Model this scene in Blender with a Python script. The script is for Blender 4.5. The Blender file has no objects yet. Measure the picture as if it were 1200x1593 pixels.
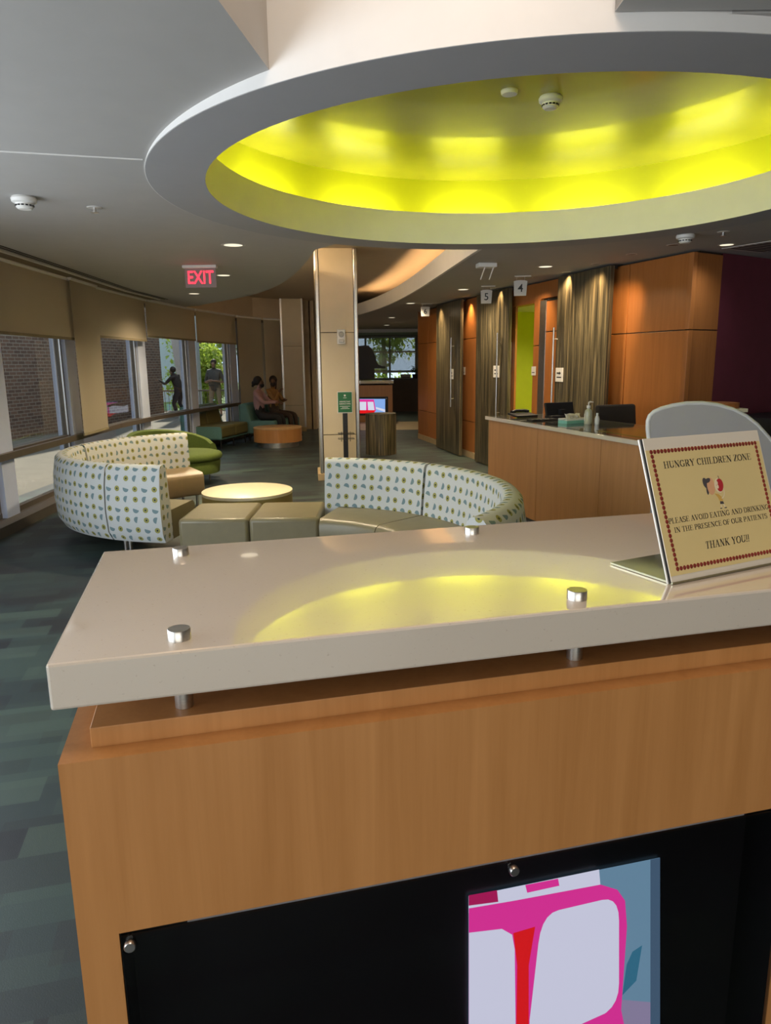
import bpy, bmesh, math, random
from mathutils import Vector, Matrix
random.seed(7)
S = bpy.context.scene
COL = S.collection
R = math.radians
PI = math.pi

# ------------------------------------------------------------------ camera
FPX, PITCH, ROLL, EYE = 1115.1, 0.20537, -0.01218, 1.58
cp, sp, cr, sr = math.cos(PITCH), math.sin(PITCH), math.cos(ROLL), math.sin(ROLL)
_f = Vector((0, cp, -sp)); _r0 = Vector((1, 0, 0)); _u0 = Vector((0, sp, cp))
_r = cr * _r0 + sr * _u0
_u = -sr * _r0 + cr * _u0
cd = bpy.data.cameras.new('camera'); cam = bpy.data.objects.new('camera', cd); COL.objects.link(cam)
M = Matrix((_r, _u, -_f)).transposed().to_4x4(); M.translation = (0, 0, EYE)
cam.matrix_world = M
cd.sensor_fit = 'HORIZONTAL'; cd.sensor_width = 36; cd.lens = 36 * FPX / 1200
cd.clip_start = 0.02; cd.clip_end = 300
S.camera = cam

# ------------------------------------------------------------------ view, world, sun, large lights
S.view_settings.view_transform = 'Standard'; S.view_settings.look = 'None'
S.view_settings.exposure = 0.95; S.view_settings.gamma = 1.0; S.view_settings.use_curve_mapping = False
W = bpy.data.worlds.new('sky'); S.world = W; W.use_nodes = True
bg = W.node_tree.nodes['Background']
bg.inputs[0].default_value = (0.62, 0.78, 1.0, 1); bg.inputs[1].default_value = 1.0

def light(name, kind, loc, energy, color=(1, 1, 1), direction=(0, 0, -1), parent=None, **kw):
    d = bpy.data.lights.new(name, kind); d.energy = energy; d.color = color
    for k, v in kw.items(): setattr(d, k, v)
    o = bpy.data.objects.new(name, d); COL.objects.link(o); o.location = loc
    o.rotation_euler = Vector(direction).to_track_quat('-Z', 'Y').to_euler()
    if parent: o.parent = parent
    return o

light('sun', 'SUN', (0, 0, 20), 4.0, (1, .93, .8), (.10, -.72, -.68), angle=R(1.0))
# daylight entering by the tall glazing beside and behind the photographer
light('daylight_side_glazing', 'AREA', (-3.25, 1.2, 1.45), 95, (.86, .93, 1), (1, .05, -.1), shape='RECTANGLE', size=6.5, size_y=2.0)
light('daylight_rear_glazing', 'AREA', (0.2, -4.7, 1.5), 54, (1, .88, .72), (0, 1, -.02), shape='RECTANGLE', size=6.0, size_y=2.1)
# warm lamps high in the raised well above the photographer
light('raised_well_lamps', 'AREA', (.1, 1.2, 3.85), 22, (1, .80, .63), (0, .2, -1), shape='RECTANGLE', size=1.0, size_y=2.2)

# ------------------------------------------------------------------ pixel helpers (real points at known heights)
def ray(x, y):
    u = (x - 600) / FPX; v = (y - 796.5) / FPX
    return _r * u - _u * v + _f
def at(x, y, z):
    d = ray(x, y); k = (z - EYE) / d.z
    return Vector((d.x * k, d.y * k, z))
def vz(P, x, y):
    d = ray(x, y); return EYE + d.z * math.hypot(P[0], P[1]) / math.hypot(d.x, d.y)
def at_y(x, y, Y):
    d = ray(x, y); k = Y / d.y
    return Vector((d.x * k, Y, EYE + d.z * k))
def plan(curve, px, py=570):
    """where the sight line through a pixel crosses a wall drawn in plan"""
    d = ray(px, py); n = Vector((d.y, -d.x))
    for a, b in zip(curve[:-1], curve[1:]):
        A, B = Vector(a), Vector(b); sa, sb = A @ n, B @ n
        if sa * sb <= 0 and sa != sb:
            P = A.lerp(B, sa / (sa - sb))
            if P.x * d.x + P.y * d.y > 0: return P
    raise ValueError((px, py))

# ------------------------------------------------------------------ materials
class NT:
    def __init__(s, m):
        m.use_nodes = True; s.t = m.node_tree; s.n = s.t.nodes; s.l = s.t.links
        s.p = s.n['Principled BSDF']; s.out = s.n['Material Output']
    def new(s, kind, **kw):
        n = s.n.new(kind)
        for k, v in kw.items(): setattr(n, k, v)
        return n
    def link(s, a, b): s.l.new(a, b)
    def set(s, sock, v):
        if isinstance(v, bpy.types.NodeSocket): s.l.new(v, sock)
        elif isinstance(v, (tuple, list)) and len(v) == 3 and sock.type == 'RGBA': sock.default_value = (*v, 1)
        else: sock.default_value = v
    def math(s, op, a, b=0.0, c=0.0, clamp=False):
        n = s.new('ShaderNodeMath', operation=op, use_clamp=clamp)
        s.set(n.inputs[0], a); s.set(n.inputs[1], b); s.set(n.inputs[2], c)
        return n.outputs[0]
    def mix(s, f, a, b):
        n = s.new('ShaderNodeMix', data_type='RGBA')
        s.set(n.inputs[0], f); s.set(n.inputs[6], a); s.set(n.inputs[7], b)
        return n.outputs[2]
    def coord(s, which='Object', scale=(1, 1, 1), rot=(0, 0, 0)):
        c = s.new('ShaderNodeTexCoord'); m = s.new('ShaderNodeMapping')
        m.inputs['Scale'].default_value = scale; m.inputs['Rotation'].default_value = rot
        s.link(c.outputs[which], m.inputs[0]); return m.outputs[0]
    def noise(s, vec, scale=5, detail=4, rough=.55, dist=0):
        n = s.new('ShaderNodeTexNoise'); s.link(vec, n.inputs['Vector'])
        n.inputs['Scale'].default_value = scale; n.inputs['Detail'].default_value = detail
        n.inputs['Roughness'].default_value = rough; n.inputs['Distortion'].default_value = dist
        return n.outputs[0]
    def ramp(s, f, stops, interp='LINEAR'):
        n = s.new('ShaderNodeValToRGB'); n.color_ramp.interpolation = interp
        e = n.color_ramp.elements
        while len(e) < len(stops): e.new(.5)
        for el, (pos, c) in zip(e, stops): el.position = pos; el.color = (*c, 1)
        s.link(f, n.inputs[0]); return n.outputs[0]
    def bump(s, h, strength=.2, dist=.01):
        n = s.new('ShaderNodeBump'); n.inputs['Strength'].default_value = strength; n.inputs['Distance'].default_value = dist
        s.link(h, n.inputs['Height']); s.link(n.outputs[0], s.p.inputs['Normal'])
    def base(s, c): s.set(s.p.inputs['Base Color'], c)
    def pr(s, **kw):
        for k, v in kw.items(): s.set(s.p.inputs[k.replace('_', ' ')], v)

MATS = {}
def mat(name, col, rough=.5, metal=0., var=.08, scale=6, stretch=(1, 1, 1), bump=0., spec=.5, coat=0., emit=None, es=0.):
    if name in MATS: return MATS[name]
    m = bpy.data.materials.new(name); t = NT(m); MATS[name] = m
    f = t.noise(t.coord('Object', stretch), scale)
    lo = tuple(max(0, c * (1 - var)) for c in col); hi = tuple(min(1, c * (1 + var)) for c in col)
    t.base(t.ramp(f, [(.3, lo), (.7, hi)]))
    t.pr(Roughness=rough, Metallic=metal, Specular_IOR_Level=spec, Coat_Weight=coat)
    if bump: t.bump(f, bump, .004)
    if emit: t.pr(Emission_Color=emit, Emission_Strength=es)
    return m
def wood(name, a, b, rough=.38, scale=1.0, coat=.0):
    m = bpy.data.materials.new(name); t = NT(m); MATS[name] = m
    v = t.coord('Object', (9 * scale, 9 * scale, .55 * scale))
    f1 = t.noise(v, 2.2, 5, .6, .6); f2 = t.noise(t.coord('Object', (60, 60, 1.5)), 2, 3)
    f3 = t.noise(t.coord('Object', (3, 3, 1)), 1.1, 2)
    f = t.math('ADD', t.math('MULTIPLY', f1, .6), t.math('ADD', t.math('MULTIPLY', f2, .22), t.math('MULTIPLY', f3, .18)))
    t.base(t.ramp(f, [(.32, a), (.66, b)])); t.pr(Roughness=rough, Coat_Weight=coat); return m
def emit(name, col, strength):
    m = bpy.data.materials.new(name); t = NT(m); MATS[name] = m
    e = t.new('ShaderNodeEmission'); e.inputs[0].default_value = (*col, 1); e.inputs[1].default_value = strength
    t.link(e.outputs[0], t.out.inputs[0]); return m
def thin_glass(name, tint=(1, 1, 1), refl=1.0, rough=0.0):
    m = bpy.data.materials.new(name); t = NT(m); MATS[name] = m
    tr = t.new('ShaderNodeBsdfTransparent'); tr.inputs[0].default_value = (*tint, 1)
    gl = t.new('ShaderNodeBsdfGlossy'); gl.inputs['Roughness'].default_value = rough
    lw_ = t.new('ShaderNodeLayerWeight'); fr = t.math('ADD', t.math('MULTIPLY', t.math('POWER', lw_.outputs[1], 5), .96), .04)
    mx = t.new('ShaderNodeMixShader')
    t.link(t.math('MULTIPLY', fr, refl, clamp=True), mx.inputs[0]); t.link(tr.outputs[0], mx.inputs[1]); t.link(gl.outputs[0], mx.inputs[2])
    t.link(mx.outputs[0], t.out.inputs[0]); return m

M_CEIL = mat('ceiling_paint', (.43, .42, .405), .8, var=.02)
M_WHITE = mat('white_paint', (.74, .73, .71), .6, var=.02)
M_BEIGE = mat('beige_paint', (.62, .50, .36), .6, var=.03)
M_PANEL = mat('column_panel', (.66, .56, .39), .42, var=.02)
M_LIME = mat('lime_paint', (.58, .60, .012), .45, var=.03, scale=3)
M_LIMECEIL = mat('lime_gloss_paint', (.40, .39, .03), .27, var=.04, scale=3, spec=1.0, coat=.3)
M_LIMEWALL = mat('lime_wall_paint', (.55, .60, .03), .5, var=.03)
M_PURPLE = mat('purple_paint', (.14, .022, .042), .6, var=.08)
M_CHROME = mat('brushed_steel', (.62, .60, .58), .28, 1.0, var=.06, scale=30)
M_DARK = mat('black_plastic', (.012, .012, .013), .4, var=.2)
M_PWHITE = mat('white_plastic', (.78, .77, .74), .45, var=.03)
M_BRONZE = mat('bronze_aluminium', (.15, .125, .10), .4, .3, var=.06)
M_PILASTER = mat('sky_tinted_cladding', (.64, .72, .95), .5, var=.03)  # white cladding with the blue of the daylight put into its colour
M_MAPLE = wood('maple_veneer', (.40, .175, .050), (.52, .245, .082), .36)
M_CHERRY = wood('cherry_veneer', (.36, .125, .028), (.47, .175, .045), .36)
M_EDGE = mat('shadow_joint', (.03, .02, .012), .8)
M_OLIVEVINYL = mat('olive_grey_vinyl', (.19, .165, .095), .38, var=.05, scale=14, bump=.02)
M_TANVINYL = mat('tan_vinyl', (.21, .15, .078), .36, var=.05, scale=14, bump=.02)
M_LIMEFAB = mat('green_felt', (.085, .125, .018), .85, var=.12, scale=60)
M_OLIVEFAB = mat('olive_fabric', (.15, .135, .045), .8, var=.12, scale=60)
M_TEALFAB = mat('teal_fabric', (.11, .23, .20), .8, var=.1, scale=60)
M_CREAM = mat('cream_laminate', (.74, .66, .47), .35, var=.02)
M_BLIND = None

def streak(name):
    m = bpy.data.materials.new(name); t = NT(m); MATS[name] = m
    f1 = t.noise(t.coord('Object', (70, 70, 1.2)), 1.0, 6, .65, .4); f2 = t.noise(t.coord('Object', (16, 16, .8)), 1.0, 3)
    f = t.math('ADD', t.math('MULTIPLY', f1, .7), t.math('MULTIPLY', f2, .3))
    t.base(t.ramp(f, [(.40, (.016, .014, .009)), (.50, (.075, .063, .037)), (.62, (.25, .195, .105))]))
    t.pr(Roughness=.35, Coat_Weight=.15, Coat_Roughness=.2); t.bump(f, .25, .004); return m
M_STREAK = streak('pressed_reed_laminate')

def carpet():
    m = bpy.data.materials.new('carpet_planks'); t = NT(m); MATS['carpet'] = m
    def brick(rot, w, h, off):
        b = t.new('ShaderNodeTexBrick'); t.link(t.coord('Object', (1, 1, 1), (0, 0, rot)), b.inputs['Vector'])
        b.offset = off; b.inputs['Color1'].default_value = (0, 0, 0, 1); b.inputs['Color2'].default_value = (1, 1, 1, 1)
        b.inputs['Scale'].default_value = 1; b.inputs['Mortar Size'].default_value = 0; b.inputs['Bias'].default_value = 0
        b.inputs['Brick Width'].default_value = w; b.inputs['Row Height'].default_value = h
        return b.outputs[0]
    a = brick(R(-14), .5, .165, .37); c = brick(R(-14), .31, .11, .5)
    ramp1 = t.ramp(a, [(0, (0.020, 0.025, 0.032)), (.22, (0.030, 0.046, 0.049)), (.42, (0.042, 0.070, 0.066)), (.6, (0.026, 0.030, 0.035)), (.8, (0.065, 0.100, 0.084))], 'CONSTANT')
    ramp2 = t.ramp(c, [(0, (0.023, 0.027, 0.031)), (.35, (0.034, 0.053, 0.056)), (.7, (0.050, 0.078, 0.070))], 'CONSTANT')
    n = t.noise(t.coord('Object', (240, 240, 240)), 1, 2)
    col = t.mix(.38, ramp1, ramp2)
    t.base(t.mix(t.math('MULTIPLY', n, .5), col, t.mix(.5, col, (0.010, 0.012, 0.012))))
    t.pr(Roughness=.46, Specular_IOR_Level=.45); t.bump(n, .15, .003); return m
M_CARPET = carpet()

def quartz():
    m = bpy.data.materials.new('white_quartz'); t = NT(m); MATS['quartz'] = m
    v = t.coord('Object', (1, 1, 1)); n = t.noise(v, 160, 3); n2 = t.noise(v, 9, 3)
    spk = t.ramp(n, [(.26, (.50, .43, .35)), (.36, (.64, .57, .48))])
    t.base(t.mix(t.math('MULTIPLY', n2, .3), spk, (.70, .63, .54)))
    t.pr(Roughness=.09, Specular_IOR_Level=.8, Coat_Weight=1.0, Coat_Roughness=.025, Coat_IOR=1.9); return m
M_QUARTZ = quartz()

def pattern_fabric():
    m = bpy.data.materials.new('printed_fabric'); t = NT(m); MATS['printed'] = m
    c = t.new('ShaderNodeTexCoord'); sx = t.new('ShaderNodeSeparateXYZ'); t.link(c.outputs['UV'], sx.inputs[0])
    X = t.math('DIVIDE', sx.outputs[0], .084); Y = t.math('DIVIDE', sx.outputs[1], .084)
    ix, iy = t.math('FLOOR', X), t.math('FLOOR', Y)
    fx, fy = t.math('SUBTRACT', t.math('FRACT', X), .5), t.math('SUBTRACT', t.math('FRACT', Y), .5)
    d = t.math('SQRT', t.math('ADD', t.math('MULTIPLY', fx, fx), t.math('MULTIPLY', fy, fy)))
    par = t.math('MODULO', t.math('ADD', t.math('ADD', ix, t.math('FLOOR', t.math('DIVIDE', iy, 2))), 1000), 2)
    row = t.math('MODULO', t.math('ADD', iy, 1000), 2)
    isdot = t.math('LESS_THAN', par, .5)
    dot = t.math('MULTIPLY', isdot, t.math('LESS_THAN', d, .27)); core = t.math('MULTIPLY', isdot, t.math('LESS_THAN', d, .09))
    h1 = t.math('LESS_THAN', t.math('ADD', fy, t.math('MULTIPLY', fx, -.25)), .05)
    h2 = t.math('GREATER_THAN', t.math('ADD', fx, t.math('MULTIPLY', fy, .3)), -.05)
    half = t.math('ADD', t.math('MULTIPLY', row, h1), t.math('MULTIPLY', t.math('SUBTRACT', 1, row), h2))
    leaf = t.math('MULTIPLY', t.math('SUBTRACT', 1, isdot), t.math('MULTIPLY', half, t.math('LESS_THAN', d, .32)))
    n = t.noise(t.coord('UV', (420, 420, 420)), 1, 2)
    ground = t.ramp(n, [(.35, (.47, .50, .50)), (.6, (.60, .62, .61))])
    col = t.mix(dot, ground, (.30, .29, .09)); col = t.mix(core, col, (.035, .05, .05)); col = t.mix(leaf, col, (.17, .25, .27))
    t.base(col); t.pr(Roughness=.85, Specular_IOR_Level=.2); t.bump(n, .1, .002); return m
M_PRINT = pattern_fabric()

def blind_mat():
    m = bpy.data.materials.new('blind_fabric'); t = NT(m); MATS['blind'] = m
    n = t.noise(t.coord('Object', (1, 1, 1)), 300, 2)
    t.base(t.ramp(n, [(.3, (.66, .59, .46)), (.7, (.73, .65, .51))])); t.pr(Roughness=.85)
    tr = t.new('ShaderNodeBsdfTranslucent'); tr.inputs[0].default_value = (.74, .66, .50, 1)
    mx = t.new('ShaderNodeMixShader'); mx.inputs[0].default_value = .55
    t.link(t.p.outputs[0], mx.inputs[1]); t.link(tr.outputs[0], mx.inputs[2]); t.link(mx.outputs[0], t.out.inputs[0]); return m
M_BLIND = blind_mat()

def brick_mat():
    m = bpy.data.materials.new('brown_brick'); t = NT(m); MATS['brick'] = m
    b = t.new('ShaderNodeTexBrick'); c = t.new('ShaderNodeTexCoord')
    t.link(c.outputs['UV'], b.inputs['Vector'])
    b.inputs['Color1'].default_value = (.25, .135, .085, 1); b.inputs['Color2'].default_value = (.15, .085, .058, 1)
    b.inputs['Mortar'].default_value = (.42, .35, .27, 1); b.inputs['Scale'].default_value = 1
    b.inputs['Mortar Size'].default_value = .008; b.inputs['Brick Width'].default_value = .23; b.inputs['Row Height'].default_value = .078
    t.base(b.outputs[0]); t.pr(Roughness=.9); return m
M_BRICK = brick_mat()

def leaf_mat(name, a, b):
    m = bpy.data.materials.new(name); t = NT(m); MATS[name] = m
    n = t.noise(t.coord('Object', (1, 1, 1)), 2.5, 3)
    col = t.ramp(n, [(.3, a), (.7, b)]); t.base(col); t.pr(Roughness=.6)
    tr = t.new('ShaderNodeBsdfTranslucent'); t.link(col, tr.inputs[0])
    mx = t.new('ShaderNodeMixShader'); mx.inputs[0].default_value = .55
    t.link(t.p.outputs[0], mx.inputs[1]); t.link(tr.outputs[0], mx.inputs[2]); t.link(mx.outputs[0], t.out.inputs[0]); return m
M_LEAF = leaf_mat('sunlit_leaves', (.24, .34, .04), (.55, .62, .12))
M_LEAF2 = leaf_mat('deep_leaves', (.07, .15, .02), (.22, .34, .05))
M_BARK = mat('bark', (.10, .075, .05), .9, var=.3, scale=20)
M_GLASS = thin_glass('window_glass', (.90, .92, .90), 1.0)
M_SMOKED = thin_glass('smoked_acrylic', (.66, .66, .68), .8)
M_PAVE = mat('terrace_concrete', (.20, .17, .135), .85, var=.1, scale=2)
M_PALEWALL = mat('pale_outdoor_cladding', (.46, .48, .49), .7, var=.04)

# ------------------------------------------------------------------ mesh builder
class MB:
    def __init__(s):
        s.bm = bmesh.new(); s.uv = s.bm.loops.layers.uv.new('UVMap'); s.M = Matrix(); s.mi = 0
    def v(s, p): return s.bm.verts.new(s.M @ Vector(p))
    def face(s, vs, uvs=None):
        try: f = s.bm.faces.new(vs)
        except ValueError: return None
        f.material_index = s.mi
        if uvs:
            for l, u in zip(f.loops, uvs): l[s.uv].uv = u
        return f
    def box(s, a, b):
        (x0, y0, z0), (x1, y1, z1) = a, b
        V = [s.v(p) for p in ((x0, y0, z0), (x1, y0, z0), (x1, y1, z0), (x0, y1, z0), (x0, y0, z1), (x1, y0, z1), (x1, y1, z1), (x0, y1, z1))]
        for f in ((0, 3, 2, 1), (4, 5, 6, 7), (0, 1, 5, 4), (1, 2, 6, 5), (2, 3, 7, 6), (3, 0, 4, 7)): s.face([V[i] for i in f])
        return s
    def cbox(s, c, size, rz=0):
        old = s.M; s.M = old @ Matrix.Translation(c) @ Matrix.Rotation(rz, 4, 'Z')
        h = [q / 2 for q in size]; s.box([-q for q in h], h); s.M = old; return s
    def prism(s, pts, z0, z1):
        """z0, z1: numbers or functions of (x, y)"""
        g = lambda z, p: z(p[0], p[1]) if callable(z) else z
        area = sum(a[0] * b[1] - b[0] * a[1] for a, b in zip(pts, pts[1:] + pts[:1]))
        if area < 0: pts = pts[::-1]
        A = [s.v((p[0], p[1], g(z0, p))) for p in pts]; B = [s.v((p[0], p[1], g(z1, p))) for p in pts]
        s.face(A[::-1]); s.face(B); n = len(pts); u = 0
        for i in range(n):
            j = (i + 1) % n; L = math.hypot(pts[j][0] - pts[i][0], pts[j][1] - pts[i][1])
            s.face([A[i], A[j], B[j], B[i]], [(u, g(z0, pts[i])), (u + L, g(z0, pts[j])), (u + L, g(z1, pts[j])), (u, g(z1, pts[i]))]); u += L
        return s
    def lathe(s, prof, n=32, c=(0, 0, 0), a0=0, a1=2 * PI):
        full = abs(a1 - a0 - 2 * PI) < 1e-6; m = n if full else n + 1; rings = []
        for r, z in prof:
            if r < 1e-6: rings.append([s.v((c[0], c[1], c[2] + z))] * m)
            else: rings.append([s.v((c[0] + r * math.cos(a0 + (a1 - a0) * k / n), c[1] + r * math.sin(a0 + (a1 - a0) * k / n), c[2] + z)) for k in range(m)])
        for A, B in zip(rings[:-1], rings[1:]):
            for k in range(n):
                j = (k + 1) % m; q = [A[k], A[j], B[j], B[k]]; u = []
                for w in q:
                    if w not in u: u.append(w)
                if len(u) > 2: s.face(u)
        return s
    def cyl(s, c, r, z0, z1, n=24, r2=None):
        r2 = r if r2 is None else r2
        return s.lathe([(0, z0), (r, z0), (r2, z1), (0, z1)], n, (c[0], c[1], c[2] if len(c) > 2 else 0))
    def sphere(s, c, r, n=16, sc=(1, 1, 1)):
        old = s.M; s.M = old @ Matrix.Translation(c) @ Matrix.Diagonal((*sc, 1))
        s.lathe([(r * math.sin(PI * k / (n // 2)), -r * math.cos(PI * k / (n // 2))) for k in range(n // 2 + 1)], n); s.M = old; return s
    def tube(s, path, r, n=8, closed=False, ref=None):
        P = [Vector(p) for p in path]; rad = r if isinstance(r, (list, tuple)) else [r] * len(P); rings = []
        for i, p in enumerate(P):
            d = (P[(i + 1) % len(P)] - P[i - 1]) if closed else (P[min(i + 1, len(P) - 1)] - P[max(i - 1, 0)])
            d.normalize(); a = Vector(ref) if ref else Vector((0, 0, 1)) if abs(d.z) < .95 else Vector((1, 0, 0))
            x = d.cross(a).normalized(); y = d.cross(x)
            rings.append([s.v(p + (x * math.cos(2 * PI * k / n) + y * math.sin(2 * PI * k / n)) * rad[i]) for k in range(n)])
        idx = list(zip(rings[:-1], rings[1:])) + ([(rings[-1], rings[0])] if closed else [])
        for A, B in idx:
            for k in range(n): s.face([A[k], A[(k + 1) % n], B[(k + 1) % n], B[k]])
        if not closed: s.face(rings[0]); s.face(rings[-1][::-1])
        return s
    def sweep(s, prof, path, closed=False):
        """prof: closed list of (offset along normal, z); path: list of ((x,y),(nx,ny))"""
        rings = []; u = 0; us = []; prev = None
        pl = [0]
        for a, b in zip(prof, prof[1:] + prof[:1]): pl.append(pl[-1] + math.hypot(b[0] - a[0], b[1] - a[1]))
        for (p, nn) in path:
            if prev is not None: u += math.hypot(p[0] - prev[0], p[1] - prev[1])
            prev = p; us.append(u)
            rings.append([s.v((p[0] + nn[0] * o, p[1] + nn[1] * o, z)) for o, z in prof])
        n = len(prof)
        for i in range(len(rings) - 1):
            A, B = rings[i], rings[i + 1]
            for k in range(n):
                j = (k + 1) % n
                s.face([A[k], A[j], B[j], B[k]], [(us[i], pl[k]), (us[i], pl[k + 1]), (us[i + 1], pl[k + 1]), (us[i + 1], pl[k])])
        if not closed:
            s.face(rings[0][::-1], [(o, z) for o, z in prof][::-1]); s.face(rings[-1], [(o, z) for o, z in prof])
        return s
    def build(s, name, m, parent=None, smooth=None, bevel=0, loc=None, rz=0):
        bmesh.ops.recalc_face_normals(s.bm, faces=s.bm.faces)
        me = bpy.data.meshes.new(name); s.bm.to_mesh(me); s.bm.free()
        for q in (m if isinstance(m, (list, tuple)) else [m]): me.materials.append(q)
        if smooth:
            me.polygons.foreach_set('use_smooth', [True] * len(me.polygons)); me.set_sharp_from_angle(angle=R(smooth))
        o = bpy.data.objects.new(name, me); COL.objects.link(o)
        if parent: o.parent = parent
        if loc is not None: o.location = loc
        o.rotation_euler.z = rz
        if bevel:
            b = o.modifiers.new('bevel', 'BEVEL'); b.width = bevel; b.segments = 2; b.limit_method = 'ANGLE'; b.angle_limit = R(40)
        return o

def tag(o, label, cat, group=None, kind=None):
    o['label'] = label; o['category'] = cat
    if group: o['group'] = group
    if kind: o['kind'] = kind
    return o
def thing(name, label, cat, loc=(0, 0, 0), rz=0, group=None):
    o = bpy.data.objects.new(name, None); COL.objects.link(o); o.location = loc; o.rotation_euler.z = rz
    o.empty_display_size = .1
    return tag(o, label, cat, group)
def struct(o): o['kind'] = 'structure'; return o
def sempty(name, loc=(0, 0, 0), rz=0):
    o = bpy.data.objects.new(name, None); COL.objects.link(o); o.location = loc; o.rotation_euler.z = rz; o['kind'] = 'structure'; return o
def arc(c, r, a0, a1, n):
    return [((c[0] + r * math.cos(R(a0 + (a1 - a0) * k / n)), c[1] + r * math.sin(R(a0 + (a1 - a0) * k / n))),
             (math.cos(R(a0 + (a1 - a0) * k / n)), math.sin(R(a0 + (a1 - a0) * k / n)))) for k in range(n + 1)]
def arcp(c, r, a0, a1, n): return [p for p, _ in arc(c, r, a0, a1, n)]
def text(name, s, size, m, parent, M4, depth=.0006, bold=0, sx=1.0, align='CENTER'):
    cu = bpy.data.curves.new(name, 'FONT'); cu.body = s; cu.size = size; cu.align_x = align; cu.align_y = 'CENTER'
    cu.extrude = depth; cu.offset = bold
    o = bpy.data.objects.new(name, cu); COL.objects.link(o)
    bpy.context.view_layer.update()
    me = bpy.data.meshes.new_from_object(o.evaluated_get(bpy.context.evaluated_depsgraph_get()))
    bpy.data.objects.remove(o); bpy.data.curves.remove(cu)
    me.materials.clear(); me.materials.append(m); me.transform(Matrix.Diagonal((sx, 1, 1, 1))); me.transform(M4)
    me.name = name
    o = bpy.data.objects.new(name, me); COL.objects.link(o); o.parent = parent; return o
def facing(loc, n, up=(0, 0, 1)):
    """matrix whose local z is n and local y is close to up"""
    z = Vector(n).normalized(); x = Vector(up).cross(z).normalized(); y = z.cross(x)
    Q = Matrix((x, y, z)).transposed().to_4x4(); Q.translation = Vector(loc); return Q

# ================================================================== STRUCTURE
CZ = 2.60
DC = (.877, 4.763); RI, RO = 1.918, 2.236
struct(MB().box((-4.6, -5.5, -.1), (9, 29, 0)).build('floor', M_CARPET))
struct(MB().box((-4.3, -5.5, 4.0), (9, 29, 4.1)).build('ceiling_roof', M_BEIGE))

# --- wall lines in plan
LW = [(-3.05, -5.2), (-3.3, -2), (-3.5, 1.5), (-3.66, 4.5), (-3.75, 6.8), (-3.80, 8.0), (-3.86, 9.2), (-3.92, 10.4), (-3.86, 11.8), (-3.64, 13.8), (-3.30, 15.6), (-2.95, 16.7), (-2.42, 17.3)]
RW = [(.70, 15.3), (1.0, 14.0), (1.45, 11.9), (1.95, 10.2), (2.30, 9.1), (2.62, 8.1), (2.98, 7.18)]

# --- ceiling: the left slab (far part flat, near part rising towards the photographer)
S0, S1 = at(0, 235, CZ), at(222, 248, CZ)
T = at(408, 106, 2.645)
sd = (Vector(S1.xy) - Vector(S0.xy)).normalized(); sn = Vector((sd.y, -sd.x))          # towards the camera
if sn.y > 0: sn = -sn
slope = .046 / ((Vector(T.xy) - Vector(S1.xy)) @ sn)
def zslope(x, y): return CZ + max(0, (Vector((x, y)) - Vector(S1.xy)) @ sn) * slope
angle = lambda p: math.degrees(math.atan2(p[1] - DC[1], p[0] - DC[0])) % 360
a_s1, a_t = angle(S1), angle(T)
leftcurve = [at(x, y, CZ).xy for x, y in ((490, 387), (478, 410), (460, 425), (440, 440), (410, 453), (375, 463), (340, 470), (310, 475.5))]
import numpy as _np
_q = _np.array([tuple(p) for p in leftcurve]); _c = _np.polyfit(_q[:, 0], _q[:, 1], 3); leftcurve = [Vector((x_, float(_np.polyval(_c, x_)))) for x_ in _np.linspace(_q[0, 0], _q[-1, 0], 18)]
a_lc = angle(leftcurve[0])
farS0 = S1.xy - sd * 4.2
far_left = arcp(DC, RO - .01, a_s1, a_lc, 40) + [tuple(p) for p in leftcurve] + [(-4.0, leftcurve[-1][1] + .55), (-4.15, 11), (-4.12, 9)] + [tuple(farS0)]
ss0, ss1 = S0.xy - sd * 3.9, S1.xy - sd * .0
struct(MB().prism([tuple(ss0), tuple(ss1), tuple(ss1 - sn * .010), tuple(ss0 - sn * .010)], CZ - .003, CZ + .01).build('trim_11', M_WHITE))
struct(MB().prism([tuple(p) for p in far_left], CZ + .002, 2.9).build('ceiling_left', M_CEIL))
A1 = at(345, 15, 2.67); dirA = (A1.xy - T.xy).normalized()
nearA = T.xy + dirA * 4.6
near_left = arcp(DC, RO - .01, a_t, a_s1, 16) + [tuple(farS0), (-4.1, 0), (-4.1, -5.4), (nearA.x, -5.4), tuple(nearA)]
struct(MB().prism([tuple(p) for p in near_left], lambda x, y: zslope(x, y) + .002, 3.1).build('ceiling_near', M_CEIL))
# beige face of the raised well over the left slab's edge
well = MB().prism([tuple(T.xy), tuple(nearA), tuple(nearA + Vector((-.06, 0))), tuple(T.xy + Vector((-.06, .02)))], lambda x, y: zslope(x, y) + .004, 4.0)
struct(well.build('wall_well', M_BEIGE))
# --- right slab
RT = at(957, 19, 2.648); a_rt = angle(RT)
rfas = [at(x, y, CZ).xy for x, y in ((744, 388), (722, 404), (700, 417), (680, 431), (660, 444), (640, 456), (620, 467), (595, 478), (567, 487))]
import numpy as np
def smooth_curve(pts, by, n, deg=3):
    q = np.array([tuple(p) for p in pts]); t, o = (q[:, 1], q[:, 0]) if by == 'y' else (q[:, 0], q[:, 1])
    c = np.polyfit(t, o, deg); ts = np.linspace(t[0], t[-1], n); os_ = np.polyval(c, ts)
    return [Vector((o_, t_)) if by == 'y' else Vector((t_, o_)) for t_, o_ in zip(ts, os_)]
rfas = smooth_curve(rfas, 'y', 18, 3); a_rf = angle(rfas[0])
td_ = (rfas[-1] - rfas[-2]).normalized()
tail = [rfas[-1] + td_ * 1.5, rfas[-1] + td_ * 3.0, Vector((-1.4, 28.5))]
seamR = DC[1] - .55
a_sr = math.degrees(math.asin((seamR - DC[1]) / RO)) % 360
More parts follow.
